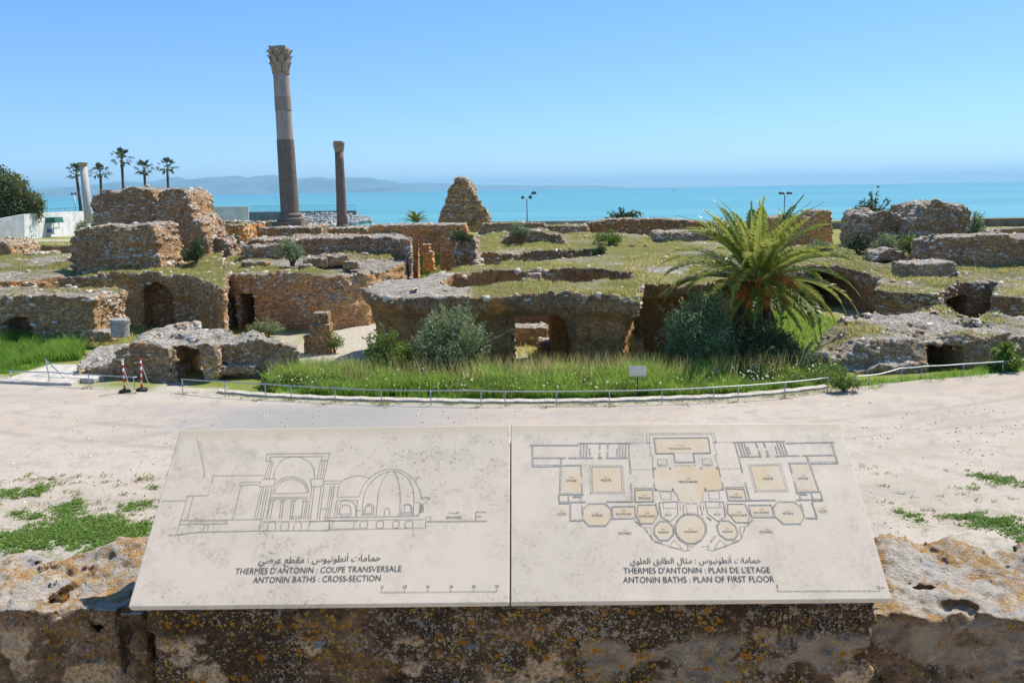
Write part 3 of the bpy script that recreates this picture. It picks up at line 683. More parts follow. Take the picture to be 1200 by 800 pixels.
    wall('low_ruin', [(470, 316), (471, 274), (492, 269), (530, 269), (532, 316)], 69, 71, MR_MAIN, 'dark wall seen behind the round arch', 'ruined wall', h=.14, amp=.08, crust=.8, seed=25)
    wall('rubble_ruin', [(531, 318), (533, 292), (540, 283), (553, 280), (558, 284), (560, 300), (558, 318)], 55, 58, MR_GREY, 'crumbled rubble pier against the right side of the orange arch wall', 'ruin', h=.1, amp=.18, freq=1.6, seed=26)
    # --- pyramid of rubble
    wall('rubble_peak', [(510, 272), (514, 255), (518, 244), (522, 236), (530, 220), (535, 210), (541, 208), (547, 212), (551, 217), (556, 221), (556, 234), (562, 240), (569, 248), (574, 262), (575, 272)], 84, 88,
         ruin_mat('conglomerate', (.45, .30, .15), (.26, .18, .10), (.42, .34, .24), crust=.5, stones=2.2, course=.3), 'tall pointed remnant of rubble masonry against the sea', 'ruin', h=.15, amp=.3, freq=.8, course=.05, seed=27)
    # --- behind the centre
    wall('rubble_hump', [(583, 292), (590, 282), (600, 276), (606, 270), (620, 271), (640, 272), (655, 275), (661, 283), (660, 292)], 62, 66, MR_GREY, 'dark rounded hump of masonry in the far grass', 'ruin', h=.12, amp=.22, freq=.8, turf=.2, crust=1, seed=28)
    wall('low_ruin', [(562, 274), (565, 262), (600, 261), (640, 262), (640, 274)], 78, 80, MR_GREY, 'low grey wall right of the pointed remnant', 'ruined wall', h=.14, amp=.08, turf=.3, seed=29)
    wall('low_ruin', [(640, 278), (640, 266), (688, 264), (692, 278)], 74, 77, MR_GREY, 'low turf-topped wall left of the brown far wall', 'ruined wall', h=.14, amp=.1, turf=.6, seed=30)
    wall('brown_wall', [(689, 282), (690, 262), (715, 257), (740, 257), (790, 257), (815, 259), (850, 262), (850, 282)], 79, 82, ruin_mat('brown_earthy_masonry', (.42, .21, .095), (.28, .155, .08), (.36, .26, .17), crust=.5),
         'long reddish brown wall below the round shrub on the shore', h=.14, amp=.12, crust=.6, seed=31)
    wall('low_ruin', [(766, 296), (770, 279), (774, 273), (800, 272.5), (846, 271), (862, 272), (862, 296)], 62, 66, MR_GREY, 'flat-topped grey block just left of the date palm crown', 'ruined wall', h=.12, amp=.1, crust=.4, seed=32)
    wall('orange_ruin', [(905, 290), (908, 256), (930, 253), (954, 255), (956, 248), (962, 246.5), (974, 247), (975, 262), (978, 290)], 76, 80, MR_ORANGE, 'ochre wall stub right behind the date palm', 'ruined wall', h=.14, amp=.12, crust=.5, seed=33)
    # --- right, behind the terrace
    wall('rubble_mound', [(1008, 296), (1010, 262), (1014, 253), (1026, 249), (1042, 249), (1054, 255), (1064, 264), (1068, 296)], 62, 66, MR_GREY, 'rounded rubble mound behind the bushes on the right', 'ruin', h=.12, amp=.28, freq=1.0, seed=34, crust=.7)
    wall('rubble_mound', [(1064, 296), (1067, 258), (1078, 251), (1084, 242), (1098, 238), (1120, 238.5), (1134, 241), (1140, 252), (1146, 262), (1149, 278), (1150, 296)], 60, 65, MR_GREY,
         'larger square-topped rubble mound on the far right skyline', 'ruin', h=.12, amp=.25, freq=1.0, course=.1, seed=35, crust=.9)
    wall('dark_stone_wall', [(1070, 320), (1088, 300), (1092, 284), (1100, 279), (1150, 276), (1200, 277), (1290, 276), (1290, 320)], 50, 52.5, MR_GREY, 'long dark dry-stone wall on the right terrace', h=.11, amp=.12, course=.12, crust=1, seed=36)
    wall('low_ruin', [(1160, 290), (1165, 270), (1200, 267), (1290, 267), (1290, 290)], 66, 68, MR_GREY, 'low wall behind the long dark dry-stone wall', 'ruined wall', h=.14, amp=.1, seed=37)
    wall('low_ruin', [(1020, 306), (1030, 296), (1045, 292), (1060, 294), (1064, 306)], 52, 53.5, MR_LIME, 'low heap of pale stones at the foot of the bushes on the right', 'rubble', h=.1, amp=.2, freq=1.5, seed=38)
    wall('flat_slab_ruin', [(1062, 328), (1064, 309.5), (1120, 307.5), (1124, 328)], 45.5, 47.5, MR_LIME, 'flat pale slab lying in the turf of the right terrace', 'slab', h=.1, amp=.05, crust=0, seed=39)
    # --- far left low walls
    wall('low_ruin', [(-60, 304), (-60, 288), (15, 287), (84, 287.5), (84, 304)], 72, 73, MR_GREY, 'long low retaining wall below the far left lawn', 'ruined wall', h=.14, amp=.06, crust=.5, turf=.3, seed=40)
    wall('rubble_ruin', [(-40, 308), (-40, 284), (2, 282), (9, 288), (15, 300), (16, 308)], 66, 70, MR_GREY, 'rubble stump at the left edge of the ruins', 'ruin', h=.12, amp=.2, seed=41)
    wall('flat_slab_ruin', [(26, 305), (27, 297), (52, 296), (57, 305)], 64, 66, MR_LIME, 'pale block lying below the far left retaining wall', 'slab', h=.1, amp=.06, seed=42)
    wall('low_ruin', [(-40, 328), (-40, 314), (20, 314), (40, 310), (78, 309), (82, 325)], 57, 60, MR_GREY, 'low rubble footing between the lawn and the long arched ruin', 'rubble', h=.12, amp=.16, turf=.45, seed=43)
    # --- rubble vaults close behind the railing
    lp = [(gz(x, y, z).x, gz(x, y, z).y) for x, y, z in [(93, 446, -.1), (100, 443, -.1), (150, 447, -.15), (166, 447, -.2), (218, 448, -.3), (256, 448, -.3), (262, 440, -.2), (300, 428, .2), (352, 424, .3),
                                                            (346, 414, .5), (320, 402, .9), (280, 386, 1.4), (235, 376, 1.5), (190, 374, 1.5), (150, 380, 1.3), (112, 396, .8), (96, 418, .4)]]
    def topl(X, Y):
        r = sst(28.2, 29.6, Y) * .0
        return .15 + 1.0 * sst(28.7, 29.4, Y + .25 * (X + 9) * (X > -9) * 0) * sst(-15.6, -13.6, X) * (1 - .5 * sst(-9.5, -7.4, X)) + .35 * sst(30, 33.5, Y) * sst(-6.8, -10, X) + .22 * fbm(X * .9, Y * .9, X * Y * 0, 3) + .35 * sst(-11, -10.2, X) * sst(-8.5, -9.4, X) * sst(29.5, 28.6, Y)
    xl0, xl1 = X_(176, 29), X_(215, 29)
    fl = prism(lp, topl, -1.6)
    lo, hi = bb(lp, -1.2, 2.2)
    solid('collapsed_vault', lo, hi, .085, fl, MR_LIME, 'low collapsed vault of pale rubble with a dark passage behind the striped posts', 'ruin', amp=.16, freq=1.2, course=.06, crust=.7, topz=1.2, seed=50, rough=.055, post=[carve(boxf(xl0, xl1, 26, 31.6, -3, .98), boxf(X_(190, 29.8), X_(197, 29.8), 29.4, 30, -3, 2)), boxf(X_(197, 30), xl1 + .1, 26, 36, -3, .4)])
    rp = [(gz(x, y, z).x, gz(x, y, z).y) for x, y, z in [(955, 428, -.1), (985, 434, -.2), (1010, 437, -.2), (1060, 438, -.2), (1085, 437, -.2), (1130, 434, -.2), (1200, 423, -.1), (1290, 414, 0),
                                                            (1290, 380, .9), (1200, 374, 1.0), (1150, 370, 1.15), (1095, 366, 1.2), (1040, 368, 1.2), (1005, 377, 1), (985, 392, .6), (958, 407, .2)]]
    def topr(X, Y):
        return .15 + .82 * sst(29.3, 29.9, Y + .12 * (X - 14)) + .26 * sst(30.6, 33.6, Y) - .8 * sst(13.6, 11.4, X) + .15 * fbm(X * .9, Y * .9, X * Y * 0 + 3, 3)
    xr0, xr1 = X_(1085, 30), X_(1127, 30)
    fr = prism(rp, topr, -1.6)
    lo, hi = bb(rp, -1.2, 1.8)
    solid('collapsed_vault', lo, hi, .085, fr, MR_LIME, 'low collapsed vault of pale rubble on the right with a small square opening', 'ruin', amp=.16, freq=1.2, course=.06, crust=.7, topz=1.0, seed=51, turf=.12, rough=.055, post=[boxf(xr0, xr1, 26, 32, -3, .70), boxf(X_(1097, 32), X_(1114, 32), 30, 40, -.9, .62)])
    # --- loose pieces
    def rock(name, px, py, z, size, m, label, cat='stone', seed=0, h=.06):
        c = gz(px, py, z); s = Vector(size) / 2
        def f(X, Y, Z):
            q = [np.abs(X - c.x) - s.x, np.abs(Y - c.y) - s.y, np.abs(Z - z - s.z) - s.z]
            return np.maximum(np.maximum(q[0], q[1]), q[2])
        return solid(name, (c.x - s.x - .15, c.y - s.y - .15, z - .1), (c.x + s.x + .15, c.y + s.y + .15, z + size[2] + .15), h, f, m, label, cat, amp=.05, freq=2.2, course=.02, crust=.1, seed=seed, blades=False, topz=9)
    rock('fallen_block', 626, 331, 2.3, (.62, .5, .42), MR_LIME, 'whitish cut block lying on the roof of the central ruin', seed=60)
    for i, (px, py, sz, lb) in enumerate([(372, 312, (1.5, 1, .5), 'long rough block on the turf beside the round bush'), (398, 311, (1.3, 1, .6), 'squarish block in the middle of the loose stones by the long wall'),
                                          (412, 315, (.9, .8, .45), 'rightmost loose block on the brick ruin'), (358, 317, (.7, .7, .35), 'small flat stone by the round bush'), (300, 312, (1.6, 1, .35), 'pale stone edging a patch of turf above the doorway')]):
        rock('fallen_block', px, py, 2.2, sz, MR_GREY, lb, seed=61 + i)
    rock('fallen_block', 124, 400, .2, (.75, .7, .5), MR_LIME, 'round pale boulder left of the column drum', seed=70)
    rock('fallen_block', 282, 436, -.1, (1.5, 1.2, .35), MR_LIME, 'pale flat boulder at the right foot of the left vault', seed=71)
    rock('fallen_block', 296, 426, 0, (1.1, .9, .5), MR_LIME, 'tilted pale boulder resting behind the flat one', seed=72)
    rock('fallen_block', 618, 402, -.95, (1.9, 1.3, .9), MR_LIME, 'pale stone block seen through the dark archway', seed=73, h=.08)
    rock('fallen_block', 650, 414, -.9, (1.5, 1.2, .6), MR_LIME, 'shaded stone step inside the dark archway', seed=74, h=.08)
    rock('fallen_block', 742, 420, -.8, (.8, .7, .9), MR_LIME, 'pale stone at the right foot of the central ruin', seed=75)
    rock('fallen_block', 1005, 418, -.3, (1.2, 1, .6), MR_LIME, 'angular pale boulder at the left foot of the right vault', seed=76)
    rock('fallen_block', 209, 440, -.3, (.7, .6, .45), MR_LIME, 'pale block lying inside the passage of the left vault', seed=77)
    # stone pier of two courses on the pavement
    t = thing('stone_pier', gz(375, 411, -.8), 'squared pier of two weathered blocks standing on the pale pavement', 'pier')
    c = gz(376, 411, -.8); M2 = MR_GREY
    def bx(name, cx, cy, z0, z1, sx, sy, sd):
        f = boxf(c.x + cx - sx / 2, c.x + cx + sx / 2, c.y + cy - sy / 2, c.y + cy + sy / 2, z0, z1)
        solid(name, (c.x + cx - sx, c.y + cy - sy, z0 - .1), (c.x + cx + sx, c.y + cy + sy, z1 + .1), .05, f, M2, None, None, amp=.022, freq=2, course=.006, crust=.2, topz=9, seed=sd, parent=t, blades=False, rough=.012)
    bx('lower_block', 0, .35, -1.0, .50, .94, .85, 80); bx('upper_block', .04, .38, .51, 1.0, .74, .70, 81); bx('side_block', -.62, .4, -1, -.1, .4, .6, 82)
    # column drum
    q = at(141, 391, 35); mb = MB()
    mb.lathe([(.37, -.1), (.37, .46), (.385, .50), (.41, .53), (.41, .63), (.40, .645), (.05, .66)], q, Vector((0.05, 0, 1)), 28)
    tag(mb.build('column_drum', plain('grey_marble_drum', (.30, .29, .27), .9, var=.45, scale=7), smooth=False), 'short grey marble column drum standing behind the left vault', 'column drum')
build_ruins()
# ================================================================ vegetation
MAT_STRIP = leaf_mat('tall_grass_blades', (.075, .22, .012), (.155, .36, .022), (.33, .40, .09), .48)  # greens brightened beyond real blades to make up for their self-shadowing
MAT_SHORT = leaf_mat('short_turf_blades', (.24, .27, .04), (.42, .39, .09), (.60, .48, .23), .45)  # turf tones raised because upright blades catch little of the high sun
MAT_WEED = leaf_mat('ground_weed_leaves', (.075, .16, .016), (.15, .27, .035), (.25, .32, .08), .35)
MAT_WEEDDRY = leaf_mat('dry_weed_leaves', (.15, .18, .04), (.25, .26, .08), (.36, .31, .16), .3)
MAT_OLIVE = leaf_mat('grey_green_leaves', (.085, .125, .045), (.18, .235, .10), (.34, .39, .21), .28)
MAT_DARK = leaf_mat('dark_green_leaves', (.022, .042, .014), (.045, .08, .025), (.09, .125, .045), .2, .45)
MAT_BLUE = leaf_mat('blue_green_leaves', (.065, .12, .045), (.15, .23, .09), (.31, .39, .18), .3)  # leaf colour lightened to counter the shadow under the palm crown
MAT_BRIGHT = leaf_mat('bright_green_leaves', (.065, .12, .016), (.13, .21, .03), (.22, .28, .06), .3)
MAT_PALM = leaf_mat('palm_leaflets', (.075, .125, .016), (.175, .235, .034), (.40, .40, .10), .38, .33)
MAT_PALMFAR = leaf_mat('fan_palm_leaves', (.025, .045, .015), (.05, .075, .025), (.08, .10, .04), .15)
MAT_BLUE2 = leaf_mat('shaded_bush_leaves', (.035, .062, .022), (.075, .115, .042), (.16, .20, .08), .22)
MAT_DEAD = leaf_mat('dead_palm_leaflets', (.16, .11, .055), (.27, .19, .095), (.38, .29, .16), .15)
MAT_WOOD = plain('grey_brown_bark', (.17, .13, .09), .95, var=.4, scale=9)
MAT_BASE = plain('date_palm_boots', (.24, .145, .07), .9, var=.45, scale=11)
MAT_FRUIT = plain('orange_date_stalks', (.55, .20, .03), .7, var=.3, scale=9)

def blades(P, H, W, lean, seed=1):
    """three-segment grass blades from root points"""
    r = np.random.default_rng(seed); n = len(P)
    a = r.random(n) * 6.283; b = r.random(n) * 6.283
    wx = np.cos(a) * W / 2; wy = np.sin(a) * W / 2
    lx = np.cos(b) * lean * H; ly = np.sin(b) * lean * H
    def row(t, k, w):
        c = P + np.stack([lx * k, ly * k, H * t], -1)
        return c - np.stack([wx, wy, 0 * wx], -1) * w, c + np.stack([wx, wy, 0 * wx], -1) * w
    a0, b0 = row(0, 0, 1); a1, b1 = row(.55, .3, .8); a2, b2 = row(1, 1, .15)
    V = np.stack([a0, b0, b1, a1, a2, b2], 1).reshape(-1, 3); i = np.arange(n)[:, None] * 6
    Fc = np.concatenate([i + np.array([[0, 1, 2, 3]]), i + np.array([[3, 2, 5, 4]])])
    return V, Fc, np.repeat(r.random(n) ** 1.5, 6)
def scatter(poly, n, seed=1):
    r = np.random.default_rng(seed); P = np.array(poly); lo = P.min(0); hi = P.max(0)
    q = lo + r.random((n, 2)) * (hi - lo); return q[pin(q[:, 0], q[:, 1], poly)]

def leaves(cl, n, size, seed, up=.3, shell=.55):
    """n leaf faces through the volume of ellipsoid clumps (centre, radii)"""
    r = np.random.default_rng(seed); w = np.array([c[1][0] * c[1][1] * c[1][2] for c in cl]) ** .67; w /= w.sum()
    k = r.choice(len(cl), n, p=w); C = np.array([c[0] for c in cl], float)[k]; Rr = np.array([c[1] for c in cl], float)[k]
    d = r.normal(size=(n, 3)); d /= np.linalg.norm(d, axis=1, keepdims=True)
    rad = (shell + (1 - shell) * r.random(n) ** .6) * (.82 + .33 * r.random(n))
    P = C + d * Rr * rad[:, None]
    nrm = d * .6 + r.normal(size=(n, 3)) * .6; nrm[:, 2] += up; nrm /= np.linalg.norm(nrm, axis=1, keepdims=True)
    t = r.normal(size=(n, 3)) + d * .8 + np.array([0, 0, .4]); t -= nrm * (t * nrm).sum(1, keepdims=True); t /= np.linalg.norm(t, axis=1, keepdims=True)
    b = np.cross(nrm, t); s = (.6 + .8 * r.random(n))[:, None]; L, W = size
    tip = P + t * L * s; m = P + t * L * .45 * s + nrm * L * .08
    V = np.stack([P, m + b * W * s / 2, tip, m - b * W * s / 2], 1).reshape(-1, 3)
    Fc = np.arange(4 * n).reshape(-1, 4)
    tone = np.clip(.5 + .35 * fbm(P[:, 0] * 2.2, P[:, 1] * 2.2, P[:, 2] * 2.2 + seed, 2) + r.normal(size=n) * .22, 0, 1)
    return V, Fc, np.repeat(tone, 4)
def clumps(c, rad, n, seed, s=(.28, .5), flat=.0):
    r = np.random.default_rng(seed); out = []
    for i in range(n):
        d = r.normal(size=3); d /= np.linalg.norm(d); d[2] = abs(d[2]) * (1 - flat) + d[2] * flat
        q = r.random() ** .5 * .78
        k = r.uniform(*s); out.append(((c[0] + d[0] * rad[0] * q, c[1] + d[1] * rad[1] * q, c[2] + d[2] * rad[2] * q), (rad[0] * k, rad[1] * k, rad[2] * k * .9)))
    return out
def shrub(name, base, rad, n, size, m, label, cat='shrub', seed=1, nc=16, stems=7, group=None, s=(.28, .5), sprigs=None):
    """rad: half width, half depth, height"""
    t = thing(name, base, label, cat, group); b = Vector(base)
    cl = clumps((b.x, b.y, b.z + rad[2] * .42), (rad[0], rad[1], rad[2] * .58), nc, seed, s, .6)
    V, Fc, rn = leaves(cl, n, size, seed)
    V[:, 2] = np.maximum(V[:, 2], b.z + .02)
    r = np.random.default_rng(seed + 500); VS = [V]; RS = [rn]; twigs = MB(); ns = sprigs if sprigs is not None else int(10 + n / 260)
    for i in range(ns):                                             # shoots that break the outline
        a = r.random() * 6.283; e = r.uniform(.15, 1.5); q = np.array([math.cos(a) * math.cos(e) * rad[0], math.sin(a) * math.cos(e) * rad[1], math.sin(e) * rad[2]])
        s0 = np.array(b) + q * .45 + (0, 0, rad[2] * .08); s1 = np.array(b) + q * r.uniform(.95, 1.22) + r.normal(size=3) * .06 * rad[2]; nl = 26
        ts = r.random(nl) ** .7; P = s0 + (s1 - s0) * ts[:, None] + np.array([0, 0, .10 * rad[2]]) * (ts * (1 - ts))[:, None] * 2
        dr = (s1 - s0) / np.linalg.norm(s1 - s0); d = dr * .7 + r.normal(size=(nl, 3)) * .7; d /= np.linalg.norm(d, axis=1, keepdims=True)
        w = np.cross(d, r.normal(size=(nl, 3))); w /= np.linalg.norm(w, axis=1, keepdims=True); L, W = size; k = (.7 + .6 * r.random(nl))[:, None]
        VS.append(np.stack([P, P + d * L * .5 * k + w * W * k / 2, P + d * L * k, P + d * L * .5 * k - w * W * k / 2], 1).reshape(-1, 3)); RS.append(np.repeat(np.clip(.55 + r.normal(size=nl) * .25, 0, 1), 4))
        if i % 3 == 0: twigs.tube([tuple(s0), tuple((s0 + s1) / 2 + (0, 0, .05 * rad[2])), tuple(s1)], [.012 * rad[2], .008 * rad[2], .004 * rad[2]], 4)
    V = np.concatenate(VS); rn = np.concatenate(RS); Fc = np.arange(len(V)).reshape(-1, 4)
    link('foliage', mesh_np('foliage', V, Fc, False, {'rnd': rn}), m, t)
    mb = twigs; r = random.Random(seed)
    for i in range(stems):
        c = Vector(cl[i % len(cl)][0]); q = b.lerp(c, .5) + Vector((r.uniform(-.1, .1), r.uniform(-.1, .1), 0)) * rad[0]
        mb.tube([b + Vector((r.uniform(-.1, .1) * rad[0], r.uniform(-.1, .1) * rad[1], -.1)), q, c], [.035 * rad[2], .025 * rad[2], .008 * rad[2]], 6)
    mb.build('stem', MAT_WOOD, t, True)
    return t

def build_grass():
    # tall spring grass behind the railing
    P = []
    for poly, n, sd in ((GRASS_STRIP, 260000, 1), (GRASS_LEFT, 120000, 2), (GRASS_RIGHT, 60000, 3)):
        q = scatter(poly, n, sd); P.append(q)
    q = np.concatenate(P); dens = fbm(q[:, 0] * .5, q[:, 1] * .5, q[:, 0] * 0, 3); r = np.random.default_rng(5)
    fine = fbm(q[:, 0] * 2.2, q[:, 1] * 2.2, q[:, 0] * 0 + 4, 3); front = sst(.5, 1.6, q[:, 1] - edge(q[:, 0]))
    q = q[r.random(len(q)) < np.clip(.55 + .6 * dens + .6 * fine, .03, 1) * (.35 + .65 * front)]
    z = ground_z(q[:, 0], q[:, 1]); r = np.random.default_rng(6)
    big = fbm(q[:, 0] * .35 + 9, q[:, 1] * .35, q[:, 0] * 0, 3)
    H = (.26 + .28 * r.random(len(q))) * np.clip(1 + .5 * big + .55 * fbm(q[:, 0] * 1.6, q[:, 1] * 1.6, q[:, 0] * 0 + 2, 3), .25, 1.7) * np.where(q[:, 0] > 10.2, .55, 1) * (.45 + .55 * sst(.6, 2.6, q[:, 1] - edge(q[:, 0])))
    V, Fc, rn = blades(np.column_stack([q, z - .02]), H, .018, .55, 7)
    rn = np.clip(rn * .8 + np.repeat(.3 * big + .45 * fbm(q[:, 0] * 1.1 + 7, q[:, 1] * 1.1, q[:, 0] * 0, 3), 6) + np.repeat(r.random(len(q)) < .06, 6) * .8, 0, 1)
    tag(link('tall_grass', mesh_np('tall_grass', V, Fc, False, {'rnd': rn}), MAT_STRIP), 'tall lush green grass growing between the railing and the ruins', 'grass', kind='stuff')
    # broad-leaved weeds and small pale flowers mixed in
    q2 = scatter(GRASS_STRIP, 30000, 41); q2 = q2[fbm(q2[:, 0] * .9, q2[:, 1] * .9, q2[:, 0] * 0 + 8, 3) > .12]; n = len(q2); r = np.random.default_rng(42); z = ground_z(q2[:, 0], q2[:, 1])
    P = np.repeat(np.column_stack([q2, z + .12 + .25 * r.random(n)]), 4, 0) + r.normal(size=(n * 4, 3)) * .05; d = r.normal(size=(n * 4, 3)) + (0, 0, .4); d /= np.linalg.norm(d, axis=1, keepdims=True)
    w = np.cross(d, r.normal(size=d.shape)); w /= np.linalg.norm(w, axis=1, keepdims=True)
    V = np.stack([P, P + d * .045 + w * .022, P + d * .1, P + d * .045 - w * .022], 1).reshape(-1, 3)
    tag(link('broad_weeds', mesh_np('broad_weeds', V, np.arange(len(V)).reshape(-1, 4), False, {'rnd': np.repeat(r.random(n * 4), 4)}), MAT_BRIGHT), 'broad-leaved weeds mixed into the tall grass strip', 'weeds', kind='stuff')
    q2 = scatter(GRASS_STRIP, 2600, 43); n = len(q2); z = ground_z(q2[:, 0], q2[:, 1]); P = np.column_stack([q2, z + .32 + .22 * np.random.default_rng(44).random(n)]); d = np.random.default_rng(45).normal(size=(n, 3)) * .018
    w = np.cross(d, [0, 0, 1.0]) + (0, .004, .012); V = np.stack([P - d, P - w, P + d, P + w], 1).reshape(-1, 3)
    tag(link('grass_flowers', mesh_np('grass_flowers', V, np.arange(len(V)).reshape(-1, 4), False), plain('pale_petals', (.62, .60, .40), .7, var=.2)), 'tiny pale flowers scattered through the tall grass strip', 'flowers', kind='stuff')
    # rough grass behind the palm
    n = 14000; r = np.random.default_rng(61); Xq = r.uniform(8.8, 18.2, n); Yq = r.uniform(33, 49, n); z = ground_z(Xq, Yq)
    V, Fc, rn = blades(np.column_stack([Xq, Yq, z]), .18 + .4 * r.random(n) * np.clip(.6 + fbm(Xq * .6, Yq * .6, Xq * 0, 3), .2, 1.5), .03, .5, 62)
    tag(link('rough_grass', mesh_np('rough_grass', V, Fc, False, {'rnd': rn}), MAT_STRIP), 'rough grass in the sunken ground behind the date palm', 'grass', kind='stuff')
    # seeding stalks standing above it
    q = scatter(GRASS_STRIP, 9000, 11); back = q[:, 1] - edge(q[:, 0]); q = q[back > 3.0]; z = ground_z(q[:, 0], q[:, 1])
    r = np.random.default_rng(12)
    V, Fc, rn = blades(np.column_stack([q, z]), .65 + .45 * r.random(len(q)), .014, .25, 13)
    tag(link('seeding_grass', mesh_np('seeding_grass', V, Fc, False, {'rnd': rn * .4 + .6}), MAT_SHORT), 'pale seeding grass stalks at the back of the green strip', 'grass', kind='stuff')
    # short turf on the ruins and beyond
    A = np.concatenate([p[0] for p in TURF_PTS]); r = np.random.default_rng(14)
    k = r.random(len(A)) < np.clip(42 / A[:, 1], 0, 1); A = A[k]
    A = np.concatenate([A + r.uniform(-.07, .07, A.shape) * (1, 1, 0) for _ in range(3)])
    big = fbm(A[:, 0] * .5, A[:, 1] * .5, A[:, 0] * 0, 3)
    keep = r.random(len(A)) < np.clip(.42 + .7 * big, .05, 1); A = A[keep]; big = big[keep]
    V, Fc, rn = blades(A - (0, 0, .02), (.06 + .09 * r.random(len(A))) * (1 + .5 * big), .03, .5, 15)
    rn = np.clip(rn + np.repeat(.4 * fbm(A[:, 0] * .25 + 5, A[:, 1] * .25, A[:, 0] * 0, 3), 6), 0, 1)
    tag(link('short_turf', mesh_np('short_turf', V, Fc, False, {'rnd': rn}), MAT_SHORT), 'short half-dry turf covering the tops of the ruins', 'turf', kind='stuff')
    # grass on the natural ground among the ruins
    n = 90000; Yq = 36 + 64 * r.random(n) ** 1.3; Xq = r.uniform(-1, 1, n) * (Yq * .75); z = ground_z(Xq, Yq)
    big = fbm(Xq * .2, Yq * .2, Xq * 0, 3); k = (big > -.15) & ~((Xq > -13) & (Xq < -6) & (Yq < 47)) & ~((Xq > 8.5) & (Xq < 18.5) & (Yq < 50)); Xq, Yq, z = Xq[k], Yq[k], z[k]
    V, Fc, rn = blades(np.column_stack([Xq, Yq, z]), .10 + .18 * r.random(len(z)), .045, .5, 16)
    tag(link('wild_grass', mesh_np('wild_grass', V, Fc, False, {'rnd': rn}), MAT_SHORT), 'wild grass on the open ground between and behind the ruins', 'grass', kind='stuff')
    # weeds on the gravel in front
    def weeds(name, ell, m, label, L, W, seed, dens):
        r = np.random.default_rng(seed); cs = []
        for cx, cy, rx, ry, f in ell:
            c = gz(cx, cy, 0); ex = abs(gz(cx + rx, cy, 0).x - c.x); ey = abs(gz(cx, cy - ry, 0).y - gz(cx, cy + ry, 0).y) / 2
            n = int(dens * ex * ey * 3.14 * f) + 3
            a = r.random(n) * 6.283; q = r.random(n) ** .62 * (1 + .9 * fbm(np.cos(a) * 2 + cx, np.sin(a) * 2, a * 0, 3))
            cs.append(np.column_stack([c.x + ex * q * np.cos(a), c.y + ey * q * np.sin(a), 0 * a]))
        P = np.concatenate(cs); n = len(P); k = 5
        P = np.repeat(P, k, 0) + np.column_stack([r.normal(size=(n * k, 2)) * L * .5, np.zeros(n * k)])
        a = r.random(n * k) * 6.283; el = r.uniform(.05, .9, n * k); s = r.uniform(.6, 1.4, n * k)[:, None]
        t = np.column_stack([np.cos(a) * np.cos(el), np.sin(a) * np.cos(el), np.sin(el)]); b = np.column_stack([-np.sin(a), np.cos(a), 0 * a])
        P[:, 2] += .006 + r.random(n * k) * L * .25
        V = np.stack([P, P + t * L * .5 * s + b * W * s / 2, P + t * L * s, P + t * L * .5 * s - b * W * s / 2], 1).reshape(-1, 3)
        tag(link(name, mesh_np(name, V, np.arange(4 * n * k).reshape(-1, 4), False, {'rnd': np.repeat(r.random(n * k), 4)}), m), label, 'weeds', kind='stuff')
    G = [(20, 632, 34, 11, 1), (60, 624, 38, 12, 1.2), (100, 623, 40, 15, 1.3), (138, 624, 34, 16, 1.3), (162, 626, 14, 9, 1), (85, 612, 30, 7, .9), (40, 640, 40, 8, .9), (125, 640, 30, 8, .9), (80, 600, 16, 5, .8), (40, 578, 16, 6, .9),
         (14, 577, 10, 4, .7), (46, 572, 10, 4, .8), (22, 602, 14, 4, .7), (78, 596, 18, 5, .7), (92, 590, 10, 3, .6), (160, 592, 16, 4, .7), (148, 597, 10, 2, .5), (182, 571, 7, 2, .6), (88, 588, 8, 3, .6), (40, 606, 16, 4, .8), (5, 580, 12, 5, .8),
         (1135, 606, 28, 4.5, 1.2), (1170, 612, 32, 6.5, 1.2), (1190, 622, 22, 5, 1), (1155, 616, 24, 4, .8), (1196, 634, 9, 7, 1), (1160, 560, 20, 4, .6), (1178, 564, 18, 5, .7), (1148, 557, 9, 2, .5), (1067, 604, 14, 3, .5), (1052, 599, 8, 2, .4), (1076, 610, 9, 3, .4), (1136, 573, 8, 2, .4)]
    weeds('green_weeds', G, MAT_WEED, 'fresh green ground weeds spreading over the gravel below the wall', .055, .028, 21, 560)
    r2 = random.Random(4)
    D = [(r2.uniform(-10, 190), r2.uniform(555, 615), r2.uniform(3, 16), r2.uniform(1, 3.5), .35) for _ in range(46)] + [(r2.uniform(1010, 1210), r2.uniform(545, 615), r2.uniform(3, 9), r2.uniform(.8, 2), .25) for _ in range(26)] + [(60, 562, 34, 6, .3), (120, 610, 30, 8, .35)]
    D += [(x, y + 1.5, 9, 1.6, .5) for x, y in EDGE[3:-2] for _ in (0,)] + [(r2.uniform(220, 980), 0, 8, 1.2, .5) for _ in range(60)]
    D = [(cx, (cy if cy else np.interp(cx, [e[0] for e in EDGE], [e[1] for e in EDGE]) - 1), rx, ry, f) for cx, cy, rx, ry, f in D]
    weeds('dry_weeds', D, MAT_WEEDDRY, 'sparse yellowish weeds scattered on the gravel and along the kerb', .045, .02, 22, 260)
build_grass()
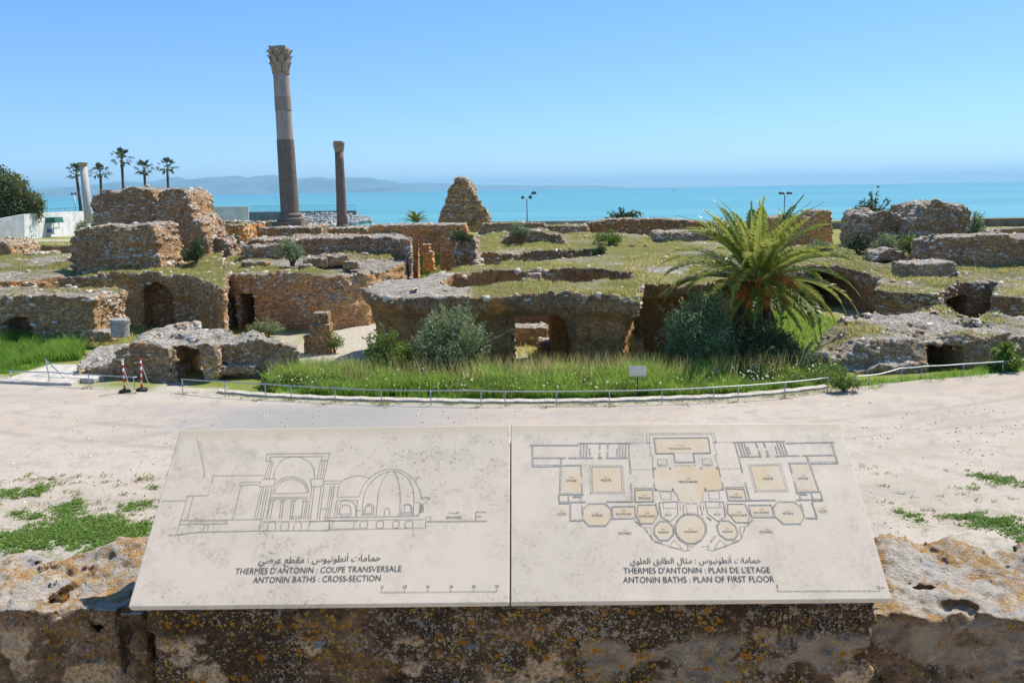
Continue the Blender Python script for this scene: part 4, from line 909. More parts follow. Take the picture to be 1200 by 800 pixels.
def build_stones():
    """loose pebbles lying on the gravel"""
    r = np.random.default_rng(77); n = 5200; Y = 13.5 + 11 * r.random(n) ** 1.2; X = r.uniform(-1, 1, n) * Y * .72
    d = fbm(X * .5, Y * .5, X * 0, 3); k = (Y < edge(X) - .1) & (r.random(n) < np.clip(.4 + .9 * d + .4 * (Y < 16), .04, 1)); X, Y = X[k], Y[k]; n = len(X); s = .008 + .03 * r.random(n) ** 3.5
    a = r.random(n) * 6.283; V8 = []
    for z in (-.3, .75):
        for x, y in ((-1, -1), (1, -1), (1, 1), (-1, 1)):
            j = r.uniform(.55, 1.1, (n, 3)); q = 1 if z < 0 else .7; px_ = x * s * q * j[:, 0] * 1.25; py_ = y * s * q * j[:, 1]
            V8.append(np.stack([X + px_ * np.cos(a) - py_ * np.sin(a), Y + px_ * np.sin(a) + py_ * np.cos(a), .006 + z * s * j[:, 2] + .012 * d[k] * 0], 1))
    i = np.arange(n)[:, None, None] * 8; Fc = (i + np.array([[4, 5, 6, 7], [0, 1, 5, 4], [1, 2, 6, 5], [2, 3, 7, 6], [3, 0, 4, 7]])[None]).reshape(-1, 4)
    tag(link('gravel_stones', mesh_np('gravel_stones', np.stack(V8, 1).reshape(-1, 3), Fc, False, {'rnd': np.repeat(.4 + .6 * r.random(n), 8)}), MAT_STONES), 'loose pebbles scattered over the pale gravel', 'gravel', kind='stuff')
build_stones()

def frond(base, az, el, L, droop, seed, tone=0.5):
    """one feather leaf: arching rachis with two rows of leaflets"""
    r = np.random.default_rng(seed); n = 46; s = np.linspace(0, 1, n)
    pts = []; p = Vector(base); e = el; tw = r.normal() * .42
    for i in range(n):
        q_ = az + tw * (i / n) ** 1.6; h = Vector((math.cos(q_), math.sin(q_), 0))
        pts.append(p.copy()); d = h * math.cos(e) + Vector((0, 0, math.sin(e))); p = p + d * (L / n); e -= droop / n * (.4 + 1.2 * i / n)
    pts = np.array([tuple(q) for q in pts]); tan = np.gradient(pts, axis=0); tan /= np.linalg.norm(tan, axis=1, keepdims=True)
    side = np.cross(tan, [0, 0, 1]); side /= np.linalg.norm(side, axis=1, keepdims=True) + 1e-6; upv = np.cross(side, tan)
    V = []; 
    rw = .03 * (1 - .85 * s)[:, None]                                # rachis strip (two crossed faces)
    V.append(np.stack([pts[:-1] - side[:-1] * rw[:-1], pts[:-1] + side[:-1] * rw[:-1], pts[1:] + side[1:] * rw[1:], pts[1:] - side[1:] * rw[1:]], 1))
    V.append(np.stack([pts[:-1] - upv[:-1] * rw[:-1], pts[:-1] + upv[:-1] * rw[:-1], pts[1:] + upv[1:] * rw[1:], pts[1:] - upv[1:] * rw[1:]], 1))
    k0 = len(V[0]) * 2
    ss = np.linspace(.1, .995, 92)
    for sg in (-1, 1):
        P = np.stack([np.interp(ss, s, pts[:, i]) for i in range(3)], -1); T = np.stack([np.interp(ss, s, tan[:, i]) for i in range(3)], -1)
        S = np.stack([np.interp(ss, s, side[:, i]) for i in range(3)], -1); U = np.cross(S, T)
        l = (.50 * np.sin(np.clip(ss * 1.05 + .12, 0, 1) * math.pi) ** .55 * L / 4.2 + .06) * r.uniform(.85, 1.1, len(ss))
        fw = .55 + .5 * ss; d = S * sg * np.cos(.35) + T * fw[:, None] + U * (.42 + r.normal(size=(len(ss), 1)) * .13) + r.normal(size=(len(ss), 3)) * .07
        d /= np.linalg.norm(d, axis=1, keepdims=True); l = l[:, None]
        tip = P + d * l + np.array([0, 0, -.16]) * l; mid = P + d * l * .5; w = np.cross(d, U); w /= np.linalg.norm(w, axis=1, keepdims=True); w = w * .034
        V.append(np.stack([P - w * .6, mid - w, tip, mid + w], 1))
    V = np.concatenate(V); m = len(V)
    rn = np.clip(tone + r.normal(size=m) * .13, 0, 1); rn[:k0] = .95
    return V.reshape(-1, 3), np.arange(4 * m).reshape(-1, 4), np.repeat(rn, 4)

def build_date_palm():
    g = at(886, 418, 32.6); c = at(886, 333, 32.6); gzv = -.9
    t = thing('date_palm', (c.x, c.y, gzv), 'big date palm with arching feathery fronds and orange fruit stalks rising from dark bushes', 'palm tree')
    mb = MB(); n = 14; prof = []
    H = c.z - gzv + .1
    for i in range(n * 2 + 1):
        q = i / (n * 2); prof.append((.34 + .06 * (i % 2) + .16 * q ** 3 - .12 * max(0, q - .93) / .07, H * q))
    mb.lathe(prof, (c.x, c.y, gzv), Vector((0, 0, 1)), 18); mb.build('trunk', MAT_BASE, t, True)
    r = random.Random(12)
    specs = []
    for i in range(15): specs.append((i * 2.399 + .2, r.uniform(1.02, 1.42), r.uniform(3.6, 4.2), r.uniform(.6, 1.0)))
    for i in range(24): specs.append((i * 2.399 + 1.1, r.uniform(.48, .98), r.uniform(4.0, 4.8), r.uniform(1.15, 1.75)))
    for i in range(22): specs.append((i * 2.399 + .5, r.uniform(-.05, .42), r.uniform(3.6, 4.4), r.uniform(1.1, 1.7)))
    for i in range(7): specs.append((i * 2.399 + .9, r.uniform(-.75, -.25), r.uniform(2.6, 3.4), r.uniform(.5, .8)))
    for i, (az, el, L, dr) in enumerate(specs):
        h = Vector((math.cos(az), math.sin(az), 0)); b = c + h * .22 + Vector((0, 0, .25 * math.sin(el)))
        V, Fc, rn = frond(b, az, el, L, dr, 100 + i, tone=(.35 + .35 * r.random()) if el > 0 else .75)
        link('frond', mesh_np('frond', V, Fc, False, {'rnd': rn}), MAT_PALM, t)
    for i in range(11):                                             # dead brown fronds hanging round the trunk
        V, Fc, rn = frond(c + Vector((0, 0, -.35)), i * 2.399 + .3, r.uniform(-1.15, -.7), r.uniform(1.8, 2.7), .5, 400 + i, .3)
        o = link('frond', mesh_np('frond', V, Fc, False, {'rnd': rn}), MAT_DEAD, t); o['label'] = 'dry brown hanging frond'
    for i in range(22):
        az = i * 2.399 + .4 if i < 12 else -2.75 + .245 * (i - 12); h = Vector((math.cos(az), math.sin(az), 0)); mb = MB()
        p0 = c + h * .2; p1 = c + h * (1.15 + .3 * (i % 2)) + Vector((0, 0, .45 - .3 * (i % 4)))
        mb.tube([p0, p0.lerp(p1, .6) + Vector((0, 0, .1)), p1], [.03, .025, .02], 6)
        for k in range(40):
            q = p0.lerp(p1, r.uniform(.55, 1)); e = q + Vector((r.gauss(0, .16), r.gauss(0, .16), -r.uniform(.1, .5))) + h * r.uniform(0, .25)
            mb.tube([q, q.lerp(e, .5) + h * .05, e], [.018, .026, .018], 4)
        mb.build('fruit_stalk', MAT_FRUIT, t)
build_date_palm()

def gpt(px, py, z): p = gz(px, py, z); return (p.x, p.y, z)
def gY(px, Y, z): return (at(px, 300, Y).x, Y, z)
def build_shrubs():
    def px(w, Y): return w / F * Y
    shrub('olive_bush', gY(529, 30.9, -.6), (px(58, 31), 1.5, 2.75), 13000, (.13, .04), MAT_OLIVE, 'large grey-green shrub in front of the left part of the central ruin', seed=31, nc=30, s=(.2, .38))
    shrub('leafy_bush', gY(446, 30.2, -.35), (px(30, 31), .9, 1.75), 5200, (.12, .05), MAT_BRIGHT, 'smaller bright green bush left of the large grey-green shrub', seed=32, nc=14)
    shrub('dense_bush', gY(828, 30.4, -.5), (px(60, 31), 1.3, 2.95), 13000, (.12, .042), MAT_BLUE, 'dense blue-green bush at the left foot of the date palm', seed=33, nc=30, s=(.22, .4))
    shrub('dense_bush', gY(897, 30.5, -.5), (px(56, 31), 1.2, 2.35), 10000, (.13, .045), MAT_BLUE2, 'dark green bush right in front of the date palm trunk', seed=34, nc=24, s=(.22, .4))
    shrub('dense_bush', gY(938, 30.0, -.4), (px(30, 31), .9, 1.35), 3000, (.10, .035), MAT_OLIVE, 'low bush under the right-hand fronds of the date palm', seed=35)
    shrub('low_bush', gpt(990, 459, 0), (px(20, 27.5), .5, .72), 2200, (.07, .025), MAT_BRIGHT, 'round low weed bush on the kerb beside the right-hand railing', seed=36, nc=10)
    shrub('leafy_bush', gY(1192, 28.6, -.1), (px(20, 29), .7, .95), 1500, (.13, .08), MAT_BRIGHT, 'broad-leaved green bush at the right edge of the picture', seed=37)
    shrub('leafy_bush', gY(302, 27.7, -.2), (px(16, 28), .5, .5), 900, (.09, .05), MAT_BRIGHT, 'small green bush at the right foot of the left vault', seed=38, nc=8)
    shrub('round_bush', gY(230, 51, 2.3), (px(16, 51), .9, 1.55), 2600, (.12, .04), MAT_DARK, 'round dark bush at the foot of the tall rubble stack', seed=39)
    shrub('round_bush', gY(342, 50, 2.3), (px(18, 50), .9, 1.75), 3000, (.12, .04), MAT_OLIVE, 'round grey-green bush on the brick ruin before the long wall', seed=40)
    shrub('dark_bush', gY(274, 57, 2.6), (px(9, 57), .6, 1.3), 900, (.14, .05), MAT_DARK, 'narrow dark creeper bush beside the stepped wall', seed=41)
    shrub('round_bush', gY(609, 61, 3.0), (px(14, 61), .8, 1.2), 1200, (.15, .06), MAT_OLIVE, 'small grey bush growing on the dark masonry hump', seed=42)
    shrub('dark_bush', gY(540, 53.5, 3.2), (px(15, 54), .7, .9), 900, (.15, .06), MAT_DARK, 'dark ivy bush over the rubble pier by the orange arch', seed=43)
    shrub('yellow_bush', gY(712, 60, 2.5), (px(17, 60), 1, 1.0), 1300, (.16, .06), MAT_BRIGHT, 'yellow-green bush in the turf before the long brown wall', seed=44)
    shrub('dark_bush', gY(702, 52.5, 2.3), (px(12, 52), .5, .6), 700, (.14, .06), MAT_DARK, 'low dark bush at the right end of the back sunken court', seed=45)
    shrub('shore_bush', gY(731, 92, 2.0), (px(22, 92), 2, 2.2), 2600, (.28, .12), MAT_DARK, 'round shrub on the skyline against the sea in the centre', seed=46)
    shrub('shore_bush', gY(1018, 68, 2.6), (px(23, 68), 1.5, 3.0), 2600, (.24, .09), MAT_DARK, 'tall bush behind the rounded rubble mound', seed=47)
    shrub('wild_bush', gY(1006, 57, 1.9), (px(17, 57), 1, 1.3), 1500, (.17, .07), MAT_DARK, 'low dark bush left of the grey wild bush on the right terrace', seed=48)
    shrub('wild_bush', gY(1037, 55.5, 1.9), (px(16, 55), .9, 1.35), 1300, (.2, .04), MAT_OLIVE, 'wispy grey bush between the dark and the bright bush, right', seed=49)
    shrub('wild_bush', gY(1066, 55, 1.9), (px(14, 55), .9, 1.2), 1500, (.15, .06), MAT_BRIGHT, 'rounded bright green bush before the square-topped mound', seed=50)
    shrub('wild_bush', gY(962, 57, 1.9), (px(14, 57), .8, .9), 900, (.16, .07), MAT_OLIVE, 'pale bush just right of the date palm fronds', seed=51)
    shrub('shore_bush', gY(1141, 58.5, 2.2), (px(10, 58), .6, 2.4), 900, (.16, .07), MAT_OLIVE, 'small bush clinging to the right side of the square-topped mound', seed=52)
    shrub('shore_bush', gY(103, 96, 2.1), (px(11, 96), 1, 1.6), 900, (.22, .1), MAT_OLIVE, 'grey bush at the foot of the pale column on the left', seed=53)
    shrub('shore_bush', gY(247, 130, .4), (px(6, 130), .7, 1.7), 700, (.25, .1), MAT_DARK, 'dark bush before the short white wall', seed=54)
    shrub('shore_bush', gY(58.5, 150, 0), (px(4.5, 150), .6, 1.0), 300, (.3, .12), MAT_DARK, 'tiny clipped bush by the white wall', seed=55) if False else None
    shrub('leafy_bush', gY(180, 41, -.6), (px(16, 41), .5, .55), 700, (.12, .05), MAT_OLIVE, 'weedy bush at the foot of the arched ruin', seed=56) if False else None
    shrub('flowering_weed', gY(306, 43, -.9), (px(22, 43), .7, 1.0), 1300, (.13, .04), MAT_OLIVE, 'tall weeds at the foot of the brick wall by its doorway', seed=57)
    shrub('flowering_weed', gpt(392, 411, -.85), (px(11, 38), .5, .9), 800, (.10, .035), MAT_BRIGHT, 'yellowish weeds beside the squared pier', seed=58)
    # feathery palm top behind the arch wall
    p = at(487, 258, 92); t = thing('date_palm', (p.x, p.y, 1.2), 'young palm whose feathery top shows above the orange arch wall', 'palm tree')
    MB().tube([(p.x, p.y, 1.2), (p.x, p.y, p.z)], [.3, .25], 10).build('trunk', MAT_BASE, t, True)
    for i in range(18):
        V, Fc, rn = frond((p.x, p.y, p.z - .3), i * 2.399, .35 + .06 * i, 2.0, 1.2, 300 + i, .3); link('frond', mesh_np('frond', V, Fc, False, {'rnd': rn}), MAT_PALM, t)
    # broad tree at the left edge
    b = at(8, 262, 142); z0 = -.3
    t = thing('broad_tree', (b.x, b.y, z0), 'broad dark evergreen tree at the left edge beside the white wall', 'tree')
    cl = clumps((b.x - 1.5, b.y, 5.6), (9.6, 6, 7.6), 64, 71, (.2, .34), .75) + [((b.x + 2, b.y, 8.5), (2.6, 2.2, 2.0)), ((b.x + 4.6, b.y, 5.4), (2.0, 2, 1.8)), ((b.x - 3, b.y, 9.6), (2.5, 2, 1.8))]
    V, Fc, rn = leaves(cl, 30000, (.46, .28), 72, .4, .5); link('crown', mesh_np('crown', V, Fc, False, {'rnd': rn}), leaf_mat('evergreen_tree_leaves', (.04, .065, .016), (.09, .12, .03), (.18, .18, .055), .2), t)
    mb = MB(); mb.tube([(b.x, b.y, z0 - .3), (b.x + .1, b.y, 2.2), (b.x - .3, b.y, 5)], [.5, .38, .3], 10)
    for i in range(7):
        c = cl[i * 6][0]; mb.tube([(b.x, b.y, 2.2 + .3 * i), c], [.2, .06], 6)
    q = at(20, 268, 141); mb.tube([(q.x, q.y, z0 - .2), (q.x - .2, q.y, 4)], [.22, .15], 8); mb.build('trunk', MAT_WOOD, t, True)
    # row of tall fan palms
    def fan_palm(px_, ytop, ybot, Y, label, sc, lean=0.0):
        top = at(px_, ytop + 4 * sc, Y); bx = at(px_ + lean, 240, Y).x; z0 = float(ground_z(np.array([bx]), np.array([Y]))[0])
        t = thing('fan_palm', (bx, Y, z0), label, 'palm tree', 'tall fan palms near the shore')
        h = top.z - z0
        MB().tube([(bx, Y, z0 - .2), (bx * .5 + top.x * .5, Y, z0 + h * .5), (top.x, Y, top.z)], [.42, .30, .26], 10).build('trunk', plain('fan_palm_trunk', (.11, .085, .06), .95, var=.3), t, True)
        V = []; r = np.random.default_rng(int(px_)); rn = []
        for i in range(40):
            az = i * 2.399 + r.normal() * .3; el = 1.4 - 1.95 * (i / 40) + r.normal() * .2; L = (2.25 if i < 30 else 1.5) * sc * r.uniform(.8, 1.12); d = np.array([math.cos(az) * math.cos(el), math.sin(az) * math.cos(el), math.sin(el)])
            sd = np.array([-math.sin(az), math.cos(az), 0]); o = np.array(top) + d * .1; hub = o + d * L * .55
            V.append([o - sd * .03, o + sd * .03, hub + sd * .03, hub - sd * .03]); rn.append(.4)
            for k in range(9):
                a = (k - 4) * .20; q = d * math.cos(a) + sd * math.sin(a); e = hub + q * L * .55 * (1 - .02 * (k - 4) ** 2) + np.array([0, 0, -.25 * L * abs(math.sin(a)) - .08 * L])
                w = np.cross(q, np.cross(sd, d)) * .07 * sc; m = hub + q * L * .28
                V.append([hub, m + w, e, m - w]); rn.append(r.random())
        V = np.array(V); link('crown', mesh_np('crown', V.reshape(-1, 3), np.arange(4 * len(V)).reshape(-1, 4), False, {'rnd': np.repeat(rn, 4)}), MAT_PALMFAR, t)
    fan_palm(89.5, 200, 245, 170, 'fan palm standing just left of the pale column, its trunk leaning', 1.0, 5)
    fan_palm(117.5, 199, 225, 185, 'fan palm just right of the pale column', 1.1)
    fan_palm(142.5, 183, 222, 175, 'tallest fan palm, third of the row from the left', 1.15, 2)
    fan_palm(169, 195, 222, 185, 'fan palm between the tallest one and the last one at right', 1.1, 1)
    fan_palm(196, 193, 222, 185, 'last fan palm at right of the row, above the rubble stack', 1.1, 1)
build_shrubs()
# ================================================================ columns, railings, posts, far buildings
def col_mat(name, a, b, c, scale=3.0, bandz=None):
    k = NM(name, .85, .2); n = k.noise(scale * 2.2, 7, .7, vec=k.sc(k.pos(), (1, 1, .45))); f = k.noise(14, 5, .7)
    cc = k.ramp(n, [(.3, a), (.5, b), (.7, c)])
    cc = k.mix(.55, cc, k.ramp(f, [(.3, (.35, .35, .35)), (.7, (.65, .65, .65))]), 'OVERLAY')
    k.col(cc); k.bump(k.math('ADD', n, f), .4, .03); return k.m
MAT_COLD = col_mat('weathered_dark_drum', (.13, .105, .08), (.185, .15, .115), (.25, .205, .155))
MAT_COLL = col_mat('repaired_grey_shaft', (.31, .25, .205), (.38, .31, .255), (.44, .365, .305), 1.2)
MAT_COLR = col_mat('patched_brown_band', (.27, .20, .155), (.32, .24, .185), (.38, .29, .23), 2)
MAT_GRAN = col_mat('grey_red_granite', (.14, .09, .08), (.20, .14, .12), (.27, .20, .17), 4)
MAT_CAP = col_mat('carved_limestone', (.26, .19, .115), (.38, .29, .19), (.50, .41, .29), 5)
MAT_WHITEM = col_mat('pale_marble_shaft', (.42, .38, .34), (.50, .46, .42), (.56, .52, .47), 2)

def capital(o, ax, r, h, seed):
    """leafy bell with two rings of curling leaves, corner scrolls and a chipped slab on top"""
    mb = MB(); rr = random.Random(seed); a = Vector((1, 0, 0)); a = (a - ax * a.dot(ax)).normalized(); b = ax.cross(a)
    mb.lathe([(r * 1.06, 0), (r * 1.1, h * .03), (r * 1.0, h * .06), (r * .98, h * .5), (r * 1.12, h * .75), (r * 1.2, h * .87)], o, ax, 24)
    for row, (z0, z1, n, ph) in enumerate(((.05, .42, 8, 0), (.2, .68, 8, .39), (.55, .86, 8, 0))):
        for i in range(n):
            t = i * 2 * math.pi / n + ph; d = a * math.cos(t) + b * math.sin(t); s = -a * math.sin(t) + b * math.cos(t); w = r * .36
            P = []
            for q, off, ww in ((0, .03, .9), (.45, .10, 1.05), (.8, .22, .9), (1.0, .38, .6), (.9, .46, .35)):
                c = o + ax * h * (z0 + (z1 - z0) * q) + d * r * (1.0 + off + .12 * row * q) * rr.uniform(.97, 1.03)
                P.append((c - s * w * ww, c + d * r * .07, c + s * w * ww))
            vs = [v for p in P for v in p] + [v - d * r * .10 for p in P for v in p]; fs = []
            for j in range(4):
                for m in range(2): k = j * 3 + m; fs.append((k, k + 1, k + 4, k + 3)); fs.append((k + 15, k + 18, k + 19, k + 16))
                fs += [(j * 3, j * 3 + 3, j * 3 + 18, j * 3 + 15), (j * 3 + 2, j * 3 + 17, j * 3 + 20, j * 3 + 5)]
            fs += [(12, 13, 28, 27), (13, 14, 29, 28)]
            mb.add(vs, fs)
    for i in range(4):
        t = math.pi / 4 + i * math.pi / 2; d = a * math.cos(t) + b * math.sin(t)
        c = o + ax * h * .84 + d * r * 1.26; s = -a * math.sin(t) + b * math.cos(t)
        mb.tube([c - s * r * .16, c + s * r * .16], r * .2, 10)
    ring = []
    for i in range(4):                                              # concave-sided abacus
        t0 = math.pi / 4 + i * math.pi / 2; c0 = (a * math.cos(t0) + b * math.sin(t0)) * r * 1.52; t1 = t0 + math.pi / 2; c1 = (a * math.cos(t1) + b * math.sin(t1)) * r * 1.52
        for q in (0, .08, .3, .5, .7, .92): p = c0.lerp(c1, q); ring.append(p * (1 - .16 * math.sin(math.pi * q)) * rr.uniform(.97, 1.02))
    n = len(ring); vs = [o + ax * h * .88 + p * .94 for p in ring] + [o + ax * h * .94 + p for p in ring] + [o + ax * h * (1 + rr.uniform(-.02, .02)) + p * .98 for p in ring]
    fs = [tuple(range(n - 1, -1, -1)), tuple(2 * n + k for k in range(n))]
    for j in range(2):
        for k in range(n): fs.append((j * n + k, j * n + (k + 1) % n, (j + 1) * n + (k + 1) % n, (j + 1) * n + k))
    return mb.add(vs, fs)

def build_columns():
    # tall column
    Y = 69; b = at(341, 266, Y); tp = at(327.3, 55, Y); ax = (tp - b).normalized(); L = (tp - b).length; kx = Y / F * .995
    hy = lambda py: (266 - py) / 211 * L
    t = thing('corinthian_column', b, 'tallest stone column with a leafy capital, dark lower drums and a pale upper shaft', 'column')
    w = lambda py: (10.6 - 1.7 * (250 - py) / 160) * kx
    mb = MB(); mb.box(b + ax * hy(262.2), (34 * kx, 34 * kx, hy(258.5)), .0, jit=.03); mb.build('plinth', MAT_COLD, t, bevel=.03)
    mb = MB(); r0 = 10.6 * kx
    mb.lathe([(r0 * 1.42, hy(258.4)), (r0 * 1.5, hy(256.8)), (r0 * 1.42, hy(255)), (r0 * 1.2, hy(254.2)), (r0 * 1.2, hy(252.8)), (r0 * 1.28, hy(251.6)), (r0 * 1.2, hy(250.2)), (r0 * 1.05, hy(249))], b, ax, 32); mb.build('base', MAT_COLD, t, True)
    def shaft(name, y0, y1, m, extra=0.0, nseg=3, grooves=()):
        mb = MB(); pr = []
        ys = np.linspace(y0, y1, nseg + 1)
        for i, y in enumerate(ys):
            pr.append((w(y) + extra, hy(y)))
            if i not in (0, nseg) and i in grooves: pr += [(w(y) + extra - .03, hy(y - .12)), (w(y) + extra, hy(y - .26))]
        mb.lathe(pr, b, ax, 72); o = mb.build(name, m, t, False)
        return o
    o = shaft('lower_shaft', 249, 162, MAT_COLD, 0, 9, (2, 4, 5, 7)); o['label'] = 'dark brown weathered lower drums of the column'
    o = shaft('middle_shaft', 161.9, 128, MAT_COLL, -.03); o['label'] = 'smooth pale grey shaft segment'
    o = shaft('patched_band', 127.9, 112.5, MAT_COLR, .0); o['label'] = 'brownish patched band'
    shaft('upper_shaft', 112.3, 86, MAT_COLL, -.01)
    o = capital(b + ax * hy(86.3), ax, w(86), hy(55) - hy(86.3), 3).build('capital', MAT_CAP, t); o['label'] = 'carved leafy capital with chipped corners'
    # shorter column
    Y = 75; b = at(401.5, 270, Y); tp = at(396.8, 165.5, Y); ax = (tp - b).normalized(); L = (tp - b).length; kx = Y / F
    hy2 = lambda py: (270 - py) / 104.5 * L
    t = thing('granite_column', b, 'shorter dark granite column with a pale rounded capital', 'column')
    MB().lathe([(7.3 * kx, 0), (7.3 * kx, hy2(267)), (6.6 * kx, hy2(265.5)), (6.9 * kx, hy2(264)), (6.2 * kx, hy2(262.5))], b, ax, 28).build('base', MAT_GRAN, t, True)
    pr = [((6.1 - 1.25 * i / 8) * kx, hy2(262.5 + (178 - 262.5) * i / 8)) for i in range(9)]
    o = MB().lathe(pr, b, ax, 32).build('shaft', MAT_GRAN, t)
    for p in o.data.polygons: p.use_smooth = len(p.vertices) == 4
    capital(b + ax * hy2(178), ax, 4.6 * kx, hy2(165.5) - hy2(178), 5).build('capital', MAT_CAP, t)
    # pale column far left
    Y = 100; b = at(104.5, 262, Y); tp = at(97.2, 190.5, Y); ax = (tp - b).normalized(); L = (tp - b).length; kx = Y / F
    t = thing('marble_column', b, 'pale slender column with a flared top on the left before the white wall', 'column')
    o = MB().lathe([(4.9 * kx, 0), (4.4 * kx, L * .3), (3.8 * kx, L * .93)], b, ax, 28).build('shaft', MAT_WHITEM, t)
    for p in o.data.polygons: p.use_smooth = len(p.vertices) == 4
    MB().lathe([(3.7 * kx, L * .93), (4.0 * kx, L * .945), (4.1 * kx, L * .965), (5.3 * kx, L * .99), (5.3 * kx, L)], b, ax, 28).build('capital', MAT_CAP, t, True)
build_columns()

MAT_STEEL = plain('galvanised_steel', (.42, .43, .43), .45, .7, .2, 20)
MAT_DSTEEL = plain('dark_painted_steel', (.07, .09, .10), .6, .2, .2, 20)
MAT_WHITE = plain('white_painted_wall', (.66, .655, .63), .85, var=.16, scale=.8)

def railing(label, posts, rail, seed):
    """posts: pixels of post feet; rail: pixels of the top rail"""
    e0 = gz(*posts[0], 0); t = thing('metal_railing', (e0.x, e0.y, 0), label, 'railing', 'low pipe railings along the path')
    F_ = [gz(x, y, 0) for x, y in posts]; r = random.Random(seed)
    top = []
    for x, y in rail:                                               # rail stands above the line of the feet
        p0 = gz(x, 470, 0); xs = [q.x / q.y for q in F_]; d = ray(x, y)
        Yv = float(np.interp(d.x / d.y, xs, [q.y for q in F_])); top.append(at(x, y, Yv))
    pts = []
    for i in range(len(top) - 1):
        for k in range(6): pts.append(top[i].lerp(top[i + 1], k / 6) + Vector((0, 0, -.012 * math.sin(math.pi * k / 6))))
    pts.append(top[-1]); MB().tube(pts, .021, 8).build('rail', MAT_STEEL, t, True)
    ty = [(p.x / p.y, p.z) for p in top]
    for f in F_:
        z = float(np.interp(f.x / f.y, [a for a, _ in ty], [b for _, b in ty])); l = r.uniform(-.02, .02)
        MB().tube([(f.x, f.y, -.1), (f.x + l, f.y, z)], .017, 8).build('post', MAT_STEEL, t, True)
    return t
railing('short low pipe railing at the far left before the concrete slab', [(14, 446), (58, 450), (105, 453.5), (158, 456)], [(10, 434.5), (60, 436), (105, 438.5), (160, 442)], 1)
railing('long curved pipe railing along the grass strip', [(214, 459), (264, 464.5), (312, 467), (342, 468.5), (393, 471), (447, 473.5), (505, 475), (564, 475.5), (592, 475.5), (652, 475), (714, 474.5), (776, 473), (836, 471), (865, 470), (919, 466), (969, 459)],
        [(212, 444), (265, 447), (313, 450), (393, 454.5), (450, 457), (560, 457.5), (600, 458.5), (700, 458), (775, 456.5), (840, 453.5), (919, 448), (970, 442.5)], 2)
railing('bent pipe railing in front of the right-hand collapsed vault', [(1003, 452), (1018, 451), (1056, 446.5), (1079, 443.5), (1128, 440.5), (1175, 436.5), (1230, 432)],
        [(1001, 441), (1030, 438.5), (1055, 431.5), (1085, 429), (1130, 426.5), (1200, 421.5), (1240, 418)], 3)

